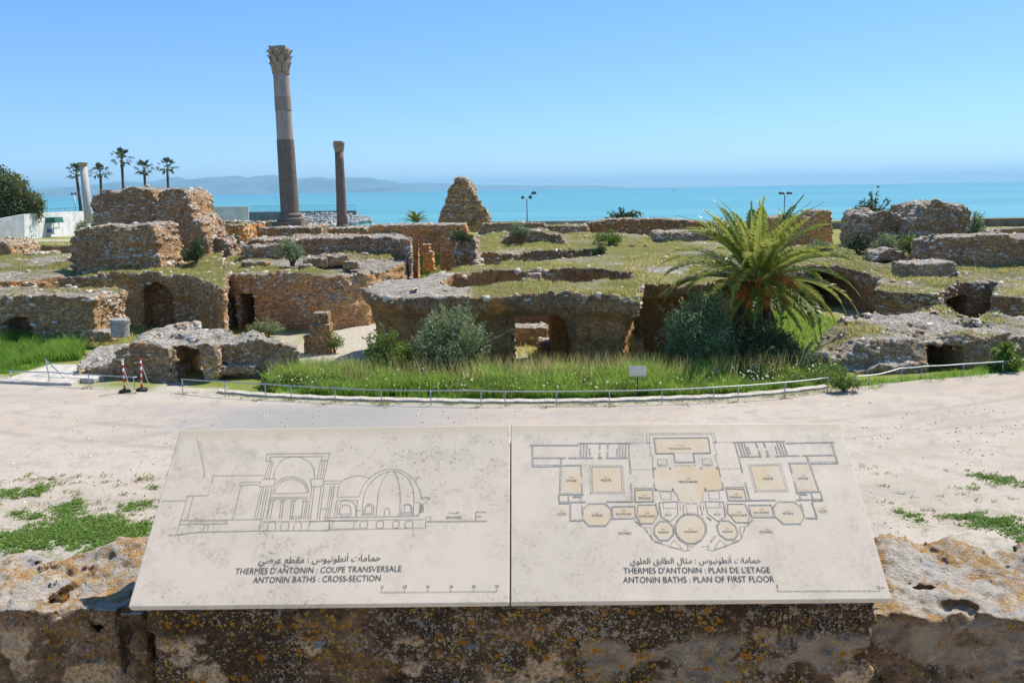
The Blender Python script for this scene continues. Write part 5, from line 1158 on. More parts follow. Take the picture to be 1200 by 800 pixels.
def build_midground():
    conc = plain('pale_cast_concrete', (.50, .46, .39), .9, var=.22, scale=4)
    # slabs and their loose handrail
    P = [gz(x, y, .06) for x, y in ((0, 447), (60, 427.5), (104, 428.5), (108, 437), (84, 450), (40, 449))]
    mb = MB(); n = len(P); mb.add([(p.x, p.y, .10) for p in P] + [(p.x, p.y, -.25) for p in P], [tuple(range(n))[::-1], tuple(range(n, 2 * n))] + [(i, (i + 1) % n, n + (i + 1) % n, n + i) for i in range(n)])
    o = mb.build('concrete_slab', conc); tag(o, 'pale concrete slab at the edge of the left-hand lawn', 'slab')
    c = gz(95, 447, 0); mb = MB(); mb.box((c.x, c.y + .3, .02), (1.2, .5, .2), -.25); tag(mb.build('concrete_step', conc, bevel=.02), 'low concrete step right of the slab by the striped posts', 'step')
    a = gz(80, 447, 0); d = at(52, 420, a.y + .9); t = thing('slanted_handrail', (a.x, a.y, 0), 'slanting metal handrail tilted over the concrete slab', 'handrail')
    MB().tube([(a.x, a.y, .02), tuple(d)], .022, 8).build('rail', MAT_STEEL, t, True)
    MB().tube([(d.x + .08, d.y, 0), (d.x + .05, d.y, d.z - .03)], .018, 8).build('post', MAT_STEEL, t, True)
    # striped barrier posts
    red = plain('red_paint', (.50, .035, .03), .5, var=.2, scale=30); wht = plain('white_paint', (.72, .70, .67), .5, var=.1, scale=30); blk = plain('black_rubber_foot', (.025, .025, .025), .7)
    ps = []
    for px, py, ty, tx, lb in ((146.5, 459.5, 424, -3, 'leaning red and white striped post with a black foot, the left one'), (166.5, 457.5, 422, -2, 'red and white striped post with a black foot nearest the passage, the right one')):
        b = gz(px, py, 0); tp = at(px + tx, ty, b.y); t = thing('barrier_post', (b.x, b.y, 0), lb, 'barrier post', 'striped barrier posts')
        MB().lathe([(.19, .0), (.20, .03), (.17, .07), (.06, .085), (.05, .12)], (b.x, b.y, .01), n=24).build('foot', blk, t, True)
        b2 = Vector((b.x, b.y, .1))
        MB().tube([b2, tp], .032, 12).build('pole', wht, t, True)
        for k in range(4):
            MB().tube([b2.lerp(tp, .02 + .25 * k), b2.lerp(tp, .02 + .25 * k + .135)], .0345, 12).build('red_band', red, t, True)
        MB().lathe([(.02, 0), (.045, .02), (.04, .05), (.015, .065)], tp - Vector((0, 0, .01)), n=12).build('cap', wht if px < 150 else red, t, True); ps.append(tp)
    def chain(p, q, sag, label):
        mb = MB(); n = 44
        for i in range(n):
            s = (i + .5) / n; c = p.lerp(q, s) - Vector((0, 0, sag * 4 * s * (1 - s))); s2 = s + .02; d = p.lerp(q, s2) - Vector((0, 0, sag * 4 * s2 * (1 - s2))) - c
            d.normalize(); u = d.orthogonal() if i % 2 else d.cross(d.orthogonal()); u.normalize()
            ring = [c + d * .022 * math.cos(k * math.pi / 4) + u * .012 * math.sin(k * math.pi / 4) for k in range(8)]
            mb.tube(ring + [ring[0]], .0045, 4)
        tag(mb.build('plastic_chain', wht), label, 'chain')
    chain(ps[0] - Vector((0, 0, .05)), Vector((gz(153, 459, 0).x, gz(153, 459, 0).y, .02)), .02, 'white chain hanging from the left striped post to the ground')
    chain(ps[1] - Vector((0, 0, .05)), Vector((gz(176, 455, 0).x, gz(176, 455, 0).y, .02)), .02, 'white chain hanging from the right striped post to the ground')
    # little notice in the grass
    b = gz(747, 466, -.2); t = thing('small_sign', (b.x, b.y, -.25), 'small beige notice board on a short stake in the tall grass', 'sign')
    Yb = b.y; MB().tube([(b.x, Yb + .03, -.3), (b.x, Yb + .03, at(747, 441, Yb).z)], .022, 8).build('stake', MAT_DSTEEL, t)
    c = at(747, 434.5, Yb); w = 21 / F * Yb; mb = MB(); mb.box((c.x, c.y, c.z), (w, .02, 13 / F * Yb), 0, tilt=R(-32)); mb.build('board', plain('beige_notice_board', (.52, .47, .36), .6, var=.12, scale=15), t, bevel=.004)
    mb = MB(); mb.box((c.x, c.y - .015, c.z - 9.5 / F * Yb), (w * .85, .03, .03)); mb.build('bracket', MAT_DSTEEL, t)
    # masts with floodlights
    def mast(px, yt, yb, Y, arms, label, group='lamp masts near the shore'):
        tp = at(px, yt, Y); z0 = float(ground_z(np.array([tp.x]), np.array([Y]))[0]); t = thing('light_mast', (tp.x, Y, z0), label, 'lamp mast', group); s = Y / F
        MB().tube([(tp.x, Y, z0 - .1), (tp.x, Y, tp.z)], [.11, .07], 8).build('pole', MAT_STEEL, t, True)
        for dx, dy, w in arms:
            p = Vector((tp.x + dx * s, Y - .2, tp.z + dy * s)); mb = MB(); mb.tube([(tp.x, Y, tp.z - .1), (p.x, p.y, p.z - .05)], .035, 6); mb.build('arm', MAT_STEEL, t)
            mb = MB(); mb.box(p, (w * s, .45, 2.2 * s), 0, .7, tilt=R(25)); mb.build('lamp', MAT_DSTEEL, t, bevel=.02)
    mast(617.5, 231, 262, 100, [(-5, 0, 3.6), (4, 0, 3.6), (8, 5, 6)], 'mast with three floodlights against the sea in the centre')
    mast(920, 226.5, 250, 110, [(-4.5, 0.5, 6.5), (4.5, .5, 6.5)], 'mast with two floodlights behind the date palm')
    mast(244, 235.5, 260, 160, [(0, 0, 4.4)], 'thin mast with one round lamp above the short white wall')
    mast(87, 227, 250, 165, [(-2, 0, 2.2), (2, 0, 2.2)], 'thin two-armed mast left of the pale column')
    # white walls
    def wallrun(name, pts, m, th, label, cat='wall', foot=1.2):
        mb = MB(); P = [(at(x, yt, Y), at(x, yb, Y)) for x, yt, yb, Y in pts]; nrm = Vector((P[-1][0].y - P[0][0].y, -(P[-1][0].x - P[0][0].x), 0)).normalized() * -th
        vs = []; fs = []
        for tp, bt in P: vs += [tp, (bt.x, bt.y, bt.z - foot), tp + nrm, (bt.x + nrm.x, bt.y + nrm.y, bt.z - foot)]
        for i in range(len(P) - 1):
            k = i * 4; fs += [(k, k + 1, k + 5, k + 4), (k + 2, k + 6, k + 7, k + 3), (k, k + 4, k + 6, k + 2)]
        fs += [(0, 2, 3, 1), (k + 4, k + 5, k + 7, k + 6)]
        return tag(mb.add(vs, fs).build(name, m), label, cat)
    wallrun('white_wall', [(-40, 262, 279, 132), (-10, 258, 276, 134), (28, 251, 274, 138), (60, 248.5, 270, 148), (110, 247, 266, 165)], MAT_WHITE, .3, 'long white garden wall on the left beside the broad tree')
    wallrun('white_wall', [(225, 242.6, 256.5, 165), (291, 242, 254.5, 166)], MAT_WHITE, .3, 'short white wall between the rubble stack and the tall column')
    # sea front railings
    def sea_rail(pts, label, sp, m):
        P = [(at(x, yt, Y), at(x, yb, Y)) for x, yt, yb, Y in pts]; t = thing('sea_front_railing', P[0][1], label, 'railing')
        MB().tube([p[0] for p in P], .05, 5).build('top_rail', m, t); MB().tube([p[1] + Vector((0, 0, .15)) for p in P], .04, 5).build('bottom_rail', m, t)
        n = int((P[-1][0] - P[0][0]).length / sp); mb = MB()
        for i in range(n + 1):
            s = i / n * (len(P) - 1); k = min(int(s), len(P) - 2); a = P[k][1].lerp(P[k + 1][1], s - k); b = P[k][0].lerp(P[k + 1][0], s - k); mb.box((a + b) / 2, (.06, .06, (b - a).length))
        mb.build('balusters', m, t)
    blue = plain('blue_green_railing_paint', (.12, .30, .34), .6)
    sea_rail([(291, 241.5, 249, 236), (340, 240.8, 248.5, 237), (417, 239.8, 247.5, 238)], 'blue-green sea front railing behind the tall column', .55, blue)
    sea_rail([(52, 245, 251, 176), (106, 243, 249, 178)], 'blue-green sea front railing left of the pale column', .55, blue)
    grey = plain('quay_concrete', (.24, .19, .15), .9, var=.25, scale=.6)
    wallrun('quay_wall', [(291, 248.8, 256, 236.4), (417, 247, 254, 238.4)], grey, 2.5, 'dark quay wall carrying the sea front railing', 'quay', 3.5)
    wallrun('parapet_wall', [(970, 260, 268, 128), (1000, 259, 267, 128), (1300, 254, 262, 130)], plain('brown_parapet', (.20, .14, .10), .9, var=.3, scale=.5), .6, 'long brown sea wall at the far right', 'sea wall')
    wallrun('parapet_wall', [(560, 260, 264, 105), (600, 259.5, 264, 105), (705, 258.5, 263, 106)], plain('grey_parapet', (.36, .33, .29), .9, var=.3, scale=.5), .6, 'thin grey sea wall right of the pointed remnant', 'sea wall')
    # breakwater of boulders, every boulder its own
    boul = plain('white_boulder', (.52, .49, .44), .9, var=.3, scale=.8); r = random.Random(9); protos = []
    for k in range(5):
        bm_v = []; mb = MB(); mb.lathe([(.05, -.55), (.5, -.5), (.72, -.1), (.62, .3), (.3, .5), (.03, .53)], (0, 0, 0), n=9)
        vs = [Vector(v) * r.uniform(.78, 1.2) for v in mb.v]; mb.v = [tuple(v) for v in vs]; me = bpy.data.meshes.new('boulder'); me.from_pydata(mb.v, [], mb.f); me.materials.append(boul); me.update(); protos.append(me)
    i = 0
    for row in range(6):
        for c in range(34):
            px = 352 + c * 2.45 + r.uniform(-1, 1); ed = (px - 352) / 85
            top = np.interp(px, [350, 375, 400, 425, 437], [250.5, 249.5, 250.5, 253, 256.5]); bot = np.interp(px, [350, 400, 437], [268, 265, 258.5])
            py = top + (bot - top) * (row + r.random() * .6) / 6 + .8; Y = 228 - 22 * row / 6
            p = at(px, py, Y)
            o = bpy.data.objects.new('boulder', protos[i % 5]); COL.objects.link(o); o.location = p; s = r.uniform(.5, .95); o.scale = (s * 1.2, s, s * .85); o.rotation_euler = (r.random() * 6, r.random() * 6, r.random() * 6)
            tag(o, 'whitish boulder heaped in the breakwater between the two tall columns', 'boulder', 'boulders of the breakwater'); i += 1
    mb = MB(); a, b = at(345, 262, 219), at(438, 259.5, 219); mb.box(((a.x + b.x) / 2 - 1, 219, -4.2), (abs(b.x - a.x), 20, 3.2), 0, .7); tag(mb.build('breakwater_bank', grey), 'low bank under the boulders of the breakwater', 'breakwater')
    # booth and attendant
    Y = 147; s = Y / F; z0 = at(60, 274.5, Y).z; c = at(60, 274.5, Y)
    t = thing('ticket_booth', c, 'small white booth with a green roof before the white wall', 'booth'); w = 15 * s
    for sx in (-1, 1):
        for sy in (-1, 1): mb = MB(); mb.box((c.x + sx * w * .47, Y + sy * .9, c.z + 1.0), (.1, .1, 2.1)); mb.build('post', MAT_WHITE, t)
    g = plain('green_canvas', (.03, .14, .10), .7, var=.2, scale=3); mb = MB(); mb.box((c.x, Y, c.z + 2.5), (23 * s, 2.8, .95), 0, .94); mb.build('roof', g, t, bevel=.03)
    mb = MB(); mb.box((c.x + .1, Y, c.z + .55), (w * .9, 1.7, 1.1)); mb.build('counter', MAT_WHITE, t, bevel=.02)
    mb = MB(); mb.box((c.x + .25, Y - .87, c.z + .62), (w * .35, .04, .62)); mb.build('blue_panel', plain('blue_panel_paint', (.08, .16, .38), .5), t)
    # person standing by the booth
    b = at(49.3, 275, 146); H = 1.72; t = thing('person', b, 'person in dark clothes standing left of the green-roofed booth', 'person')
    def skin(name, pts, edges, m, parent):
        me = bpy.data.meshes.new(name); me.from_pydata([tuple(Vector(p[:3]) * H + b) for p in pts], edges, []); o = link(name, me, m, parent)
        sk = o.modifiers.new('skin', 'SKIN'); o.modifiers.new('sub', 'SUBSURF').levels = 2; o.modifiers['sub'].render_levels = 2
        for v, p in zip(me.skin_vertices[0].data, pts): v.radius = (p[3] * H, (p[4] if len(p) > 4 else p[3]) * H)
        me.skin_vertices[0].data[0].use_root = True; return o
    body = [(0, 0, .52, .085, .06), (0, 0, .62, .075, .055), (0, 0, .74, .095, .06), (0, 0, .82, .06, .05), (0, 0, .865, .03), (0, -.005, .91, .045, .052), (0, 0, .965, .042, .05),
            (.055, 0, .48, .055), (.06, -.01, .28, .038), (.065, 0, .05, .022), (.068, -.06, .02, .022), (-.055, 0, .48, .055), (-.062, 0, .28, .038), (-.066, .02, .05, .022), (-.07, -.04, .02, .022),
            (.115, 0, .79, .035), (.14, .01, .63, .025), (.13, -.05, .5, .018), (.128, -.07, .455, .016), (-.115, 0, .79, .035), (-.145, .01, .63, .025), (-.14, -.04, .5, .018), (-.14, -.06, .455, .016)]
    ed = [(0, 1), (1, 2), (2, 3), (3, 4), (4, 5), (5, 6), (0, 7), (7, 8), (8, 9), (9, 10), (0, 11), (11, 12), (12, 13), (13, 14), (3, 15), (15, 16), (16, 17), (17, 18), (3, 19), (19, 20), (20, 21), (21, 22)]
    skin('body', body, ed, plain('dark_clothes', (.035, .035, .045), .9), t)
    mb = MB(); mb.lathe([(.2, -.07), (.26, .02), (.22, .09), (.02, .13)], b + Vector((0, .01, .945 * H)) , n=12); mb.v = [tuple(b + Vector((0, 0, .945 * H)) + (Vector(v) - b - Vector((0, 0, .945 * H))) * .42) for v in mb.v]; mb.build('hair', plain('dark_hair', (.03, .02, .015), .8), t, True)
    # a boat out at sea
    p = at(790, 223, 2700); t = thing('fishing_boat', (p.x, p.y, -5), 'tiny dark boat far out on the sea near the horizon', 'boat'); mb = MB()
    L = 9; mb.add([(p.x - L / 2, p.y, -4), (p.x - L / 2 + .6, p.y - 1.4, -5.2), (p.x + L / 2 - 1.4, p.y - 1.1, -5.2), (p.x + L / 2, p.y, -3.6), (p.x + L / 2 - 1.4, p.y + 1.1, -5.2), (p.x - L / 2 + .6, p.y + 1.4, -5.2), (p.x - L / 2, p.y - 1.5, -4), (p.x + 2, p.y - 1.5, -3.9), (p.x + 2, p.y + 1.5, -3.9), (p.x - L / 2, p.y + 1.5, -4)],
           [(6, 1, 2, 7), (7, 2, 3), (3, 4, 8), (8, 4, 5, 9), (9, 5, 1, 6), (6, 7, 3, 8, 9), (1, 5, 4, 2)]); mb.build('hull', MAT_DSTEEL, t)
    mb = MB(); mb.box((p.x - 1.2, p.y, -2.9), (2.6, 1.8, 2.2), 0, .85); mb.build('cabin', MAT_DSTEEL, t)
build_midground()
# ================================================================ foreground: lichened parapet and the two engraved marble panels
C_BL, C_BR, C_TL, C_TR = at(150, 711, 1.67), at(1045, 702, 1.67), at(211, 503, 2.013), at(985, 495.5, 2.013)
PU = (C_BR - C_BL).normalized(); PV = (C_TL - C_BL); PV = (PV - PU * PV.dot(PU)).normalized(); PN = PU.cross(PV).normalized()
def pan(px, py):
    d = ray(px, py); o = Vector((0, 0, CAMZ)); s = (C_BL - o).dot(PN) / d.dot(PN); q = o + d * s - C_BL
    return Vector((q.dot(PU), q.dot(PV)))
def pw(uv, n=0.0): return C_BL + PU * uv[0] + PV * uv[1] + PN * n

def wall_lichen_mat():
    k = NM('lichened_stone', .95, .1)
    P = k.pos(); x = k.xyz(P, 0); z = k.xyz(P, 2)
    warp = k.vadd(P, k.sc(k.noise(60, 4, .65, out='Color'), (.012, .012, .012)))
    n1 = k.noise(5, 6, .65); n2 = k.noise(22, 8, .7); n3 = k.noise(95, 6, .75); n4 = k.noise(260, 4, .8)
    m1 = k.noise(48, 5, .7, vec=k.vadd(P, (4, 4, 0))); m2 = k.noise(60, 5, .7, vec=k.vadd(P, (0, 6, 9))); m3 = k.noise(70, 5, .7, vec=k.vadd(P, (9, 0, 4)))
    base = k.ramp(n2, [(.28, (.075, .05, .03)), (.42, (.16, .11, .07)), (.55, (.25, .18, .115)), (.7, (.34, .255, .175))])
    base = k.mix(k.mr(n1, .48, .66, 0, .7), base, (.33, .20, .105))
    # scraped grey cement, low down
    ce = k.math('MULTIPLY', k.mr(k.noise(4.2, 4, .55, vec=k.vadd(k.sc(P, (1, 1, 1.6)), (3.1, 0, 0))), .49, .54), k.mr(k.math('ADD', z, k.math('MULTIPLY', n2, .06)), 5.64, 5.61))
    ce = k.math('MULTIPLY', ce, k.mr(x, -.15, .05))
    # dark crust, thickest in the middle stretch
    dk = k.math('MULTIPLY', k.mr(k.noise(3.4, 5, .65), .30, .50), k.math('MULTIPLY', k.mr(k.math('ABSOLUTE', x), .95, .75), k.mr(n3, .30, .52, .45, 1)))
    base = k.mix(k.math('MULTIPLY', dk, .92), base, k.mix(k.mr(n3, .42, .62), (.018, .014, .010), (.12, .085, .055)))
    base = k.mix(k.math('MULTIPLY', k.mr(m1, .55, .62), k.mr(n1, .35, .6)), base, k.mix(k.mr(n4, .4, .6), (.30, .26, .205), (.47, .43, .37)))
    base = k.mix(k.mr(m2, .58, .64, 0, .9), base, k.mix(k.mr(n4, .4, .6), (.025, .02, .014), (.06, .045, .03)))
    base = k.mix(k.math('MULTIPLY', k.mr(m3, .60, .66), k.mr(k.noise(6, 3, .5, vec=k.vadd(P, (0, 0, 31))), .45, .58)), base, k.mix(k.mr(n4, .4, .6), (.36, .19, .03), (.60, .36, .06)))
    base = k.mix(ce, base, k.mix(k.mr(n2, .35, .65), (.26, .22, .175), (.42, .36, .29)))
    wh = k.math('MULTIPLY', k.mr(k.noise(6.3, 4, .6, vec=k.vadd(P, (0, 7, 0))), .57, .62), k.mr(z, 5.63, 5.59))
    base = k.mix(k.math('MULTIPLY', wh, k.mr(n3, .34, .5)), base, k.mix(k.mr(n3, .4, .6), (.50, .38, .25), (.68, .56, .42)))
    def spots(scale, lo, hi, dens, col, c, zone, ring=False, off=(0, 0, 0)):
        v = k.vadd(warp, off); d = k.math('ADD', k.voro(scale, 'Distance', vec=v), k.math('MULTIPLY', k.math('SUBTRACT', n4, .5), .5)); q = k.voro(scale, 'Color', vec=v)
        rad = k.mr(k.xyz(q, 1), 0, 1, lo, hi); m = k.mr(k.math('SUBTRACT', d, rad), -.06, .04, 1, 0)
        m = k.math('MULTIPLY', m, k.math('GREATER_THAN', k.math('ADD', k.xyz(q, 0), zone), dens))
        cc = k.mix(k.mr(n4, .35, .65), tuple(v_ * .55 for v_ in col), col)
        if ring: cc = k.mix(k.mr(k.math('DIVIDE', d, rad), .55, .9), tuple(v_ * .62 for v_ in col), cc)
        return k.mix(k.math('MULTIPLY', m, .88), c, cc)
    zn = lambda sc, off: k.math('ADD', k.mr(k.noise(sc, 4, .6, vec=k.vadd(P, off)), .40, .62), k.mr(k.math('ABSOLUTE', x), .95, .6, -.35, 0))
    z1 = zn(7, (11, 0, 0)); z2 = zn(8, (0, 0, 23)); z3 = zn(9, (0, 17, 0))
    c = base
    c = spots(85, .12, .42, 1.05, (.50, .47, .43), c, z1, True)
    c = spots(170, .12, .42, 1.0, (.60, .57, .52), c, z1, False, (5, 0, 0))
    c = spots(150, .12, .42, 1.35, (.50, .46, .40), c, z3, False, (5, 8, 0))
    c = spots(55, .10, .36, 1.4, (.56, .52, .46), c, z3, True, (0, 9, 0))
    c = spots(110, .15, .45, 1.15, (.60, .43, .04), c, z2, False, (2, 0, 3))
    c = spots(52, .15, .42, 1.35, (.62, .27, .03), c, z2, True, (8, 0, 1))
    c = spots(64, .15, .40, 1.45, (.50, .29, .14), c, z3, False, (0, 4, 8))
    # flat tops: a paler colour, with orange lichen
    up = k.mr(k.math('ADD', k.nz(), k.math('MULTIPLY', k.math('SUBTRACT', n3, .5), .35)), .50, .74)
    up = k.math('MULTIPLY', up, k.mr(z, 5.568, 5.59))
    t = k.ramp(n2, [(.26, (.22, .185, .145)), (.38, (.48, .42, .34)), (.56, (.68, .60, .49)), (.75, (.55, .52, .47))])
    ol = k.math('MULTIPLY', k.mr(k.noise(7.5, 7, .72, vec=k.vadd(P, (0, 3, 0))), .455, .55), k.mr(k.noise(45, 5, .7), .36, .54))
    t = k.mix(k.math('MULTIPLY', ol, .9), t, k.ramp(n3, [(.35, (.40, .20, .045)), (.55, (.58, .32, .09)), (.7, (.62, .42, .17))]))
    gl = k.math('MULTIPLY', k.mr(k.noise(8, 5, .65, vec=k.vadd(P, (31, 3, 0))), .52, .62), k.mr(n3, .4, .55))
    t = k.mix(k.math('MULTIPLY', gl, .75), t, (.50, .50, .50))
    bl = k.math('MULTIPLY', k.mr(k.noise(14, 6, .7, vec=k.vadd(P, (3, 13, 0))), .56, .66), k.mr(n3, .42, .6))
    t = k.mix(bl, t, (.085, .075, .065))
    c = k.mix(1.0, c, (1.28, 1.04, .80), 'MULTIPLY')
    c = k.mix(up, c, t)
    c = k.mix(.6, c, k.ramp(n4, [(.28, (.3, .3, .3)), (.5, (.5, .5, .5)), (.75, (.7, .7, .7))]), 'OVERLAY')
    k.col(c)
    pit = k.mr(k.voro(75, 'Distance', vec=warp), .10, .34)
    k.bump(k.math('ADD', k.math('MULTIPLY', n3, 1.0), k.math('ADD', n2, k.math('ADD', k.math('MULTIPLY', pit, .35), k.math('MULTIPLY', n4, .4)))), 1.0, .013)
    return k.m

def build_parapet():
    xl = pw(pan(150, 711)).x; xr = pw(pan(1045, 702)).x
    nL = gz(60, 714, 5.645).y; fL = gz(60, 643, 5.66).y; nR = gz(1100, 725, 5.60).y; fR = gz(1110, 641, 5.62).y
    pn = PN; o = C_BL
    def f(X, Y, Z):
        ctr = np.maximum.reduce([np.broadcast_arrays(*a)[0] if False else a for a in np.broadcast_arrays((X - o.x) * pn.x + (Y - o.y) * pn.y + (Z - o.z) * pn.z + .032, 1.692 - Y + 0 * X + .06 * (5.7 - Z), Y - 2.03 + 0 * X + 0 * Z, xl + .028 - X + 0 * Z, X - xr + .012 + 0 * Z, Z - 5.97 + 0 * X)])
        dents = .035 * vnoise(X[:, :, 0] * 5 + 0 * Y[:, :, 0], Y[:, :, 0] * 5 + 0 * X[:, :, 0], 0 * X[:, :, 0] + 0 * Y[:, :, 0] + 1.5)[:, :, None]
        hump = .055 * np.exp(-((X + 1.02) / .09) ** 2 - ((Y - (fL - .03)) / .07) ** 2)
        lz = 5.650 + dents * .6 + hump + .12 * (Y - nL) * 0
        left = np.maximum.reduce(np.broadcast_arrays(Z - lz, nL - Y + .10 * (5.65 - Z) * 0 + .02 * np.sin(X * 23), Y - fL - .03 * np.sin(X * 11), X - (xl - .012)))
        rz = 5.603 + dents * .7 + .05 * sst(nR + .12, fR - .05, Y) * (.4 + .6 * np.sin(X * 17) ** 2)
        right = np.maximum.reduce(np.broadcast_arrays(Z - rz, nR - Y + .012 * np.sin(X * 31) - .06 * np.exp(-((X - .99) / .0) ** 2) * 0 if False else nR - Y + .012 * np.sin(X * 31), Y - fR - .03 * np.sin(X * 13), (xr + .004) - X))
        low = np.maximum.reduce(np.broadcast_arrays(Z - 5.5, np.where(X < xl, nL, nR) + .01 - Y, Y - 2.1, np.abs(X) - 1.6))
        d = np.minimum(np.minimum(ctr, left), np.minimum(right, low))
        for px, py, zz, rx, ry, rz_ in ((75, 704, 5.62, .022, .05, .05), (122, 724, 5.59, .022, .03, .03), (88, 668, 5.655, .035, .03, .02), (150, 730, 5.6, .02, .03, .2), (30, 672, 5.66, .05, .03, .012), (1130, 712, 5.6, .05, .02, .012), (1085, 690, 5.6, .05, .015, .012), (1165, 668, 5.62, .06, .015, .014)):
            p = gz(px, py, zz)
            d = np.maximum(d, -(np.sqrt(((X - p.x) / rx) ** 2 + ((Y - p.y) / ry) ** 2 + ((Z - p.z) / rz_) ** 2) - 1) * min(rx, ry, rz_))
        return d
    m = wall_lichen_mat()
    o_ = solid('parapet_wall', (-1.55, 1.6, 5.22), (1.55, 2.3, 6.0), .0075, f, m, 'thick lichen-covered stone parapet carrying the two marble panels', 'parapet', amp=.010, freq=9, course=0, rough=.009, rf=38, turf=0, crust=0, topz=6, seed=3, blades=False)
    for sx in (-1, 1):                                              # the parapet runs on along the terrace
        def fe(X, Y, Z): return np.maximum.reduce(np.broadcast_arrays(Z - 5.63 - .03 * np.sin(X * 3), (nL if sx < 0 else nR) + .01 - Y, Y - 2.13, np.abs(X - sx * 3.9) - 2.4))
        solid('wall_run', (min(sx * 1.5, sx * 6.4), 1.6, 4.7), (max(sx * 1.5, sx * 6.4), 2.3, 5.8), .028, fe, m, None, None, amp=.014, freq=7, course=0, rough=.012, rf=24, crust=0, topz=6, seed=5, blades=False, parent=o_)
build_parapet()

def marble_mat(name, off, dirt=1.0):
    k = NM(name, .55, .3); P = k.vadd(k.pos(), off)
    n1 = k.noise(3.2, 5, .6, vec=P); n2 = k.noise(14, 7, .7, vec=P); n3 = k.noise(120, 5, .75, vec=P); n4 = k.noise(420, 3, .8, vec=P)
    z = k.xyz(k.pos(), 2)
    c = k.mix(k.mr(n1, .4, .65), (.77, .625, .455), (.70, .575, .425))  # marble tinted warm to cancel the blue cast of the sky fill
    c = k.mix(k.math('MULTIPLY', k.mr(n2, .46, .68), .5), c, (.57, .465, .34))
    sp = k.math('MULTIPLY', k.mr(n1, .42, .6), k.math('MULTIPLY', k.mr(n3, .53, .64), k.mr(n2, .40, .58)))   # speckled grime
    c = k.mix(k.math('MULTIPLY', sp, min(1, .8 * dirt)), c, (.33, .245, .155))
    gr = k.math('MULTIPLY', k.mr(k.noise(5.5, 6, .7, vec=k.vadd(P, (7, 1, 2))), .54, .70), k.mr(n3, .38, .6))
    c = k.mix(k.math('MULTIPLY', gr, min(1, .65 * dirt)), c, (.42, .335, .225))
    wet = k.math('MULTIPLY', k.mr(k.noise(9, 5, .7, vec=P), .5, .7), k.mr(z, 5.90, 6.0))
    c = k.mix(k.math('MULTIPLY', wet, .6), c, (.33, .33, .24))
    yl = k.math('MULTIPLY', k.mr(k.math('ADD', z, k.math('MULTIPLY', n2, .02)), 5.993, 6.012), k.mr(n1, .3, .5))
    c = k.mix(k.math('MULTIPLY', yl, .7), c, (.62, .50, .33))
    c = k.mix(.35, c, k.ramp(n4, [(.3, (.38, .38, .38)), (.7, (.62, .62, .62))]), 'OVERLAY')
    k.col(c); k.bump(k.math('ADD', k.math('MULTIPLY', n3, .5), k.math('MULTIPLY', n4, .5)), .25, .002)
    return k.m
MAT_INK = NM('engraved_line', .9, .1); MAT_INK.col(MAT_INK.mix(MAT_INK.mr(MAT_INK.noise(70, 4, .7), .35, .7), (.25, .215, .17), (.47, .40, .315))); MAT_INK = MAT_INK.m
MAT_INKT = NM('engraved_letter', .9, .1); MAT_INKT.col(MAT_INKT.mix(MAT_INKT.mr(MAT_INKT.noise(120, 4, .7), .4, .75), (.075, .065, .053), (.30, .255, .20))); MAT_INKT = MAT_INKT.m
MAT_HATCH = plain('engraved_wall_fill', (.53, .455, .355), .9, var=.3, scale=130)
MAT_OCHRE = NM('faded_ochre_tint', .8, .2); _k = MAT_OCHRE; _k.col(_k.mix(_k.mr(_k.noise(16, 6, .7), .35, .68), (.74, .60, .43), (.72, .53, .31))); MAT_OCHRE = _k.m

class Draw:
    def __init__(s): s.v = []; s.f = []; s.k = 0
    def quad(s, pts, n0):
        s.k += 1; n = n0 + (s.k % 97) * 2.2e-6; b = len(s.v)
        s.v += [tuple(pw(p, n)) for p in pts]; s.f.append(tuple(range(b, b + len(pts))))
    def seg(s, a, b, w, n0=.0007):
        d = (b - a)
        if d.length < 1e-5: return
        d.normalize(); e = d * w * .3; q = Vector((-d.y, d.x)) * w / 2
        s.quad([a - e - q, b + e - q, b + e + q, a - e + q], n0)
    def poly(s, P, w, close=False, n0=.0007):
        P = list(P)
        if close: P.append(P[0])
        for a, b in zip(P, P[1:]): s.seg(a, b, w, n0)
    def split(s, name, m, parent):
        for f in s.f: link(name, mesh_np(name, [s.v[i] for i in f], [list(range(len(f)))], False), m, parent)
    def build(s, name, m, parent): 
        me = bpy.data.meshes.new(name); me.from_pydata(s.v, [], s.f); me.update(); return link(name, me, m, parent)

_AR = {'ا': 'FE8D FE8E', 'أ': 'FE83 FE84', 'ب': 'FE8F FE90 FE91 FE92', 'ت': 'FE95 FE96 FE97 FE98', 'ث': 'FE99 FE9A FE9B FE9C', 'ة': 'FE93 FE94', 'ح': 'FEA1 FEA2 FEA3 FEA4', 'ر': 'FEAD FEAE', 'د': 'FEA9 FEAA',
       'س': 'FEB1 FEB2 FEB3 FEB4', 'ض': 'FEBD FEBE FEBF FEC0', 'ط': 'FEC1 FEC2 FEC3 FEC4', 'ع': 'FEC9 FECA FECB FECC', 'ف': 'FED1 FED2 FED3 FED4', 'ق': 'FED5 FED6 FED7 FED8', 'ل': 'FEDD FEDE FEDF FEE0',
       'م': 'FEE1 FEE2 FEE3 FEE4', 'ن': 'FEE5 FEE6 FEE7 FEE8', 'و': 'FEED FEEE', 'ي': 'FEF1 FEF2 FEF3 FEF4', 'ه': 'FEE9 FEEA FEEB FEEC'}
def arabic(t):
    out = []
    for i, ch in enumerate(t):
        if ch not in _AR: out.append(ch); continue
        fm = [chr(int(h, 16)) for h in _AR[ch].split()]
        prev = i > 0 and t[i - 1] in _AR and len(_AR[t[i - 1]].split()) == 4
        nxt = i + 1 < len(t) and t[i + 1] in _AR and len(fm) == 4
        out.append(fm[3] if prev and nxt else fm[2] if nxt else fm[1] if prev else fm[0])
    return ''.join(reversed(out))
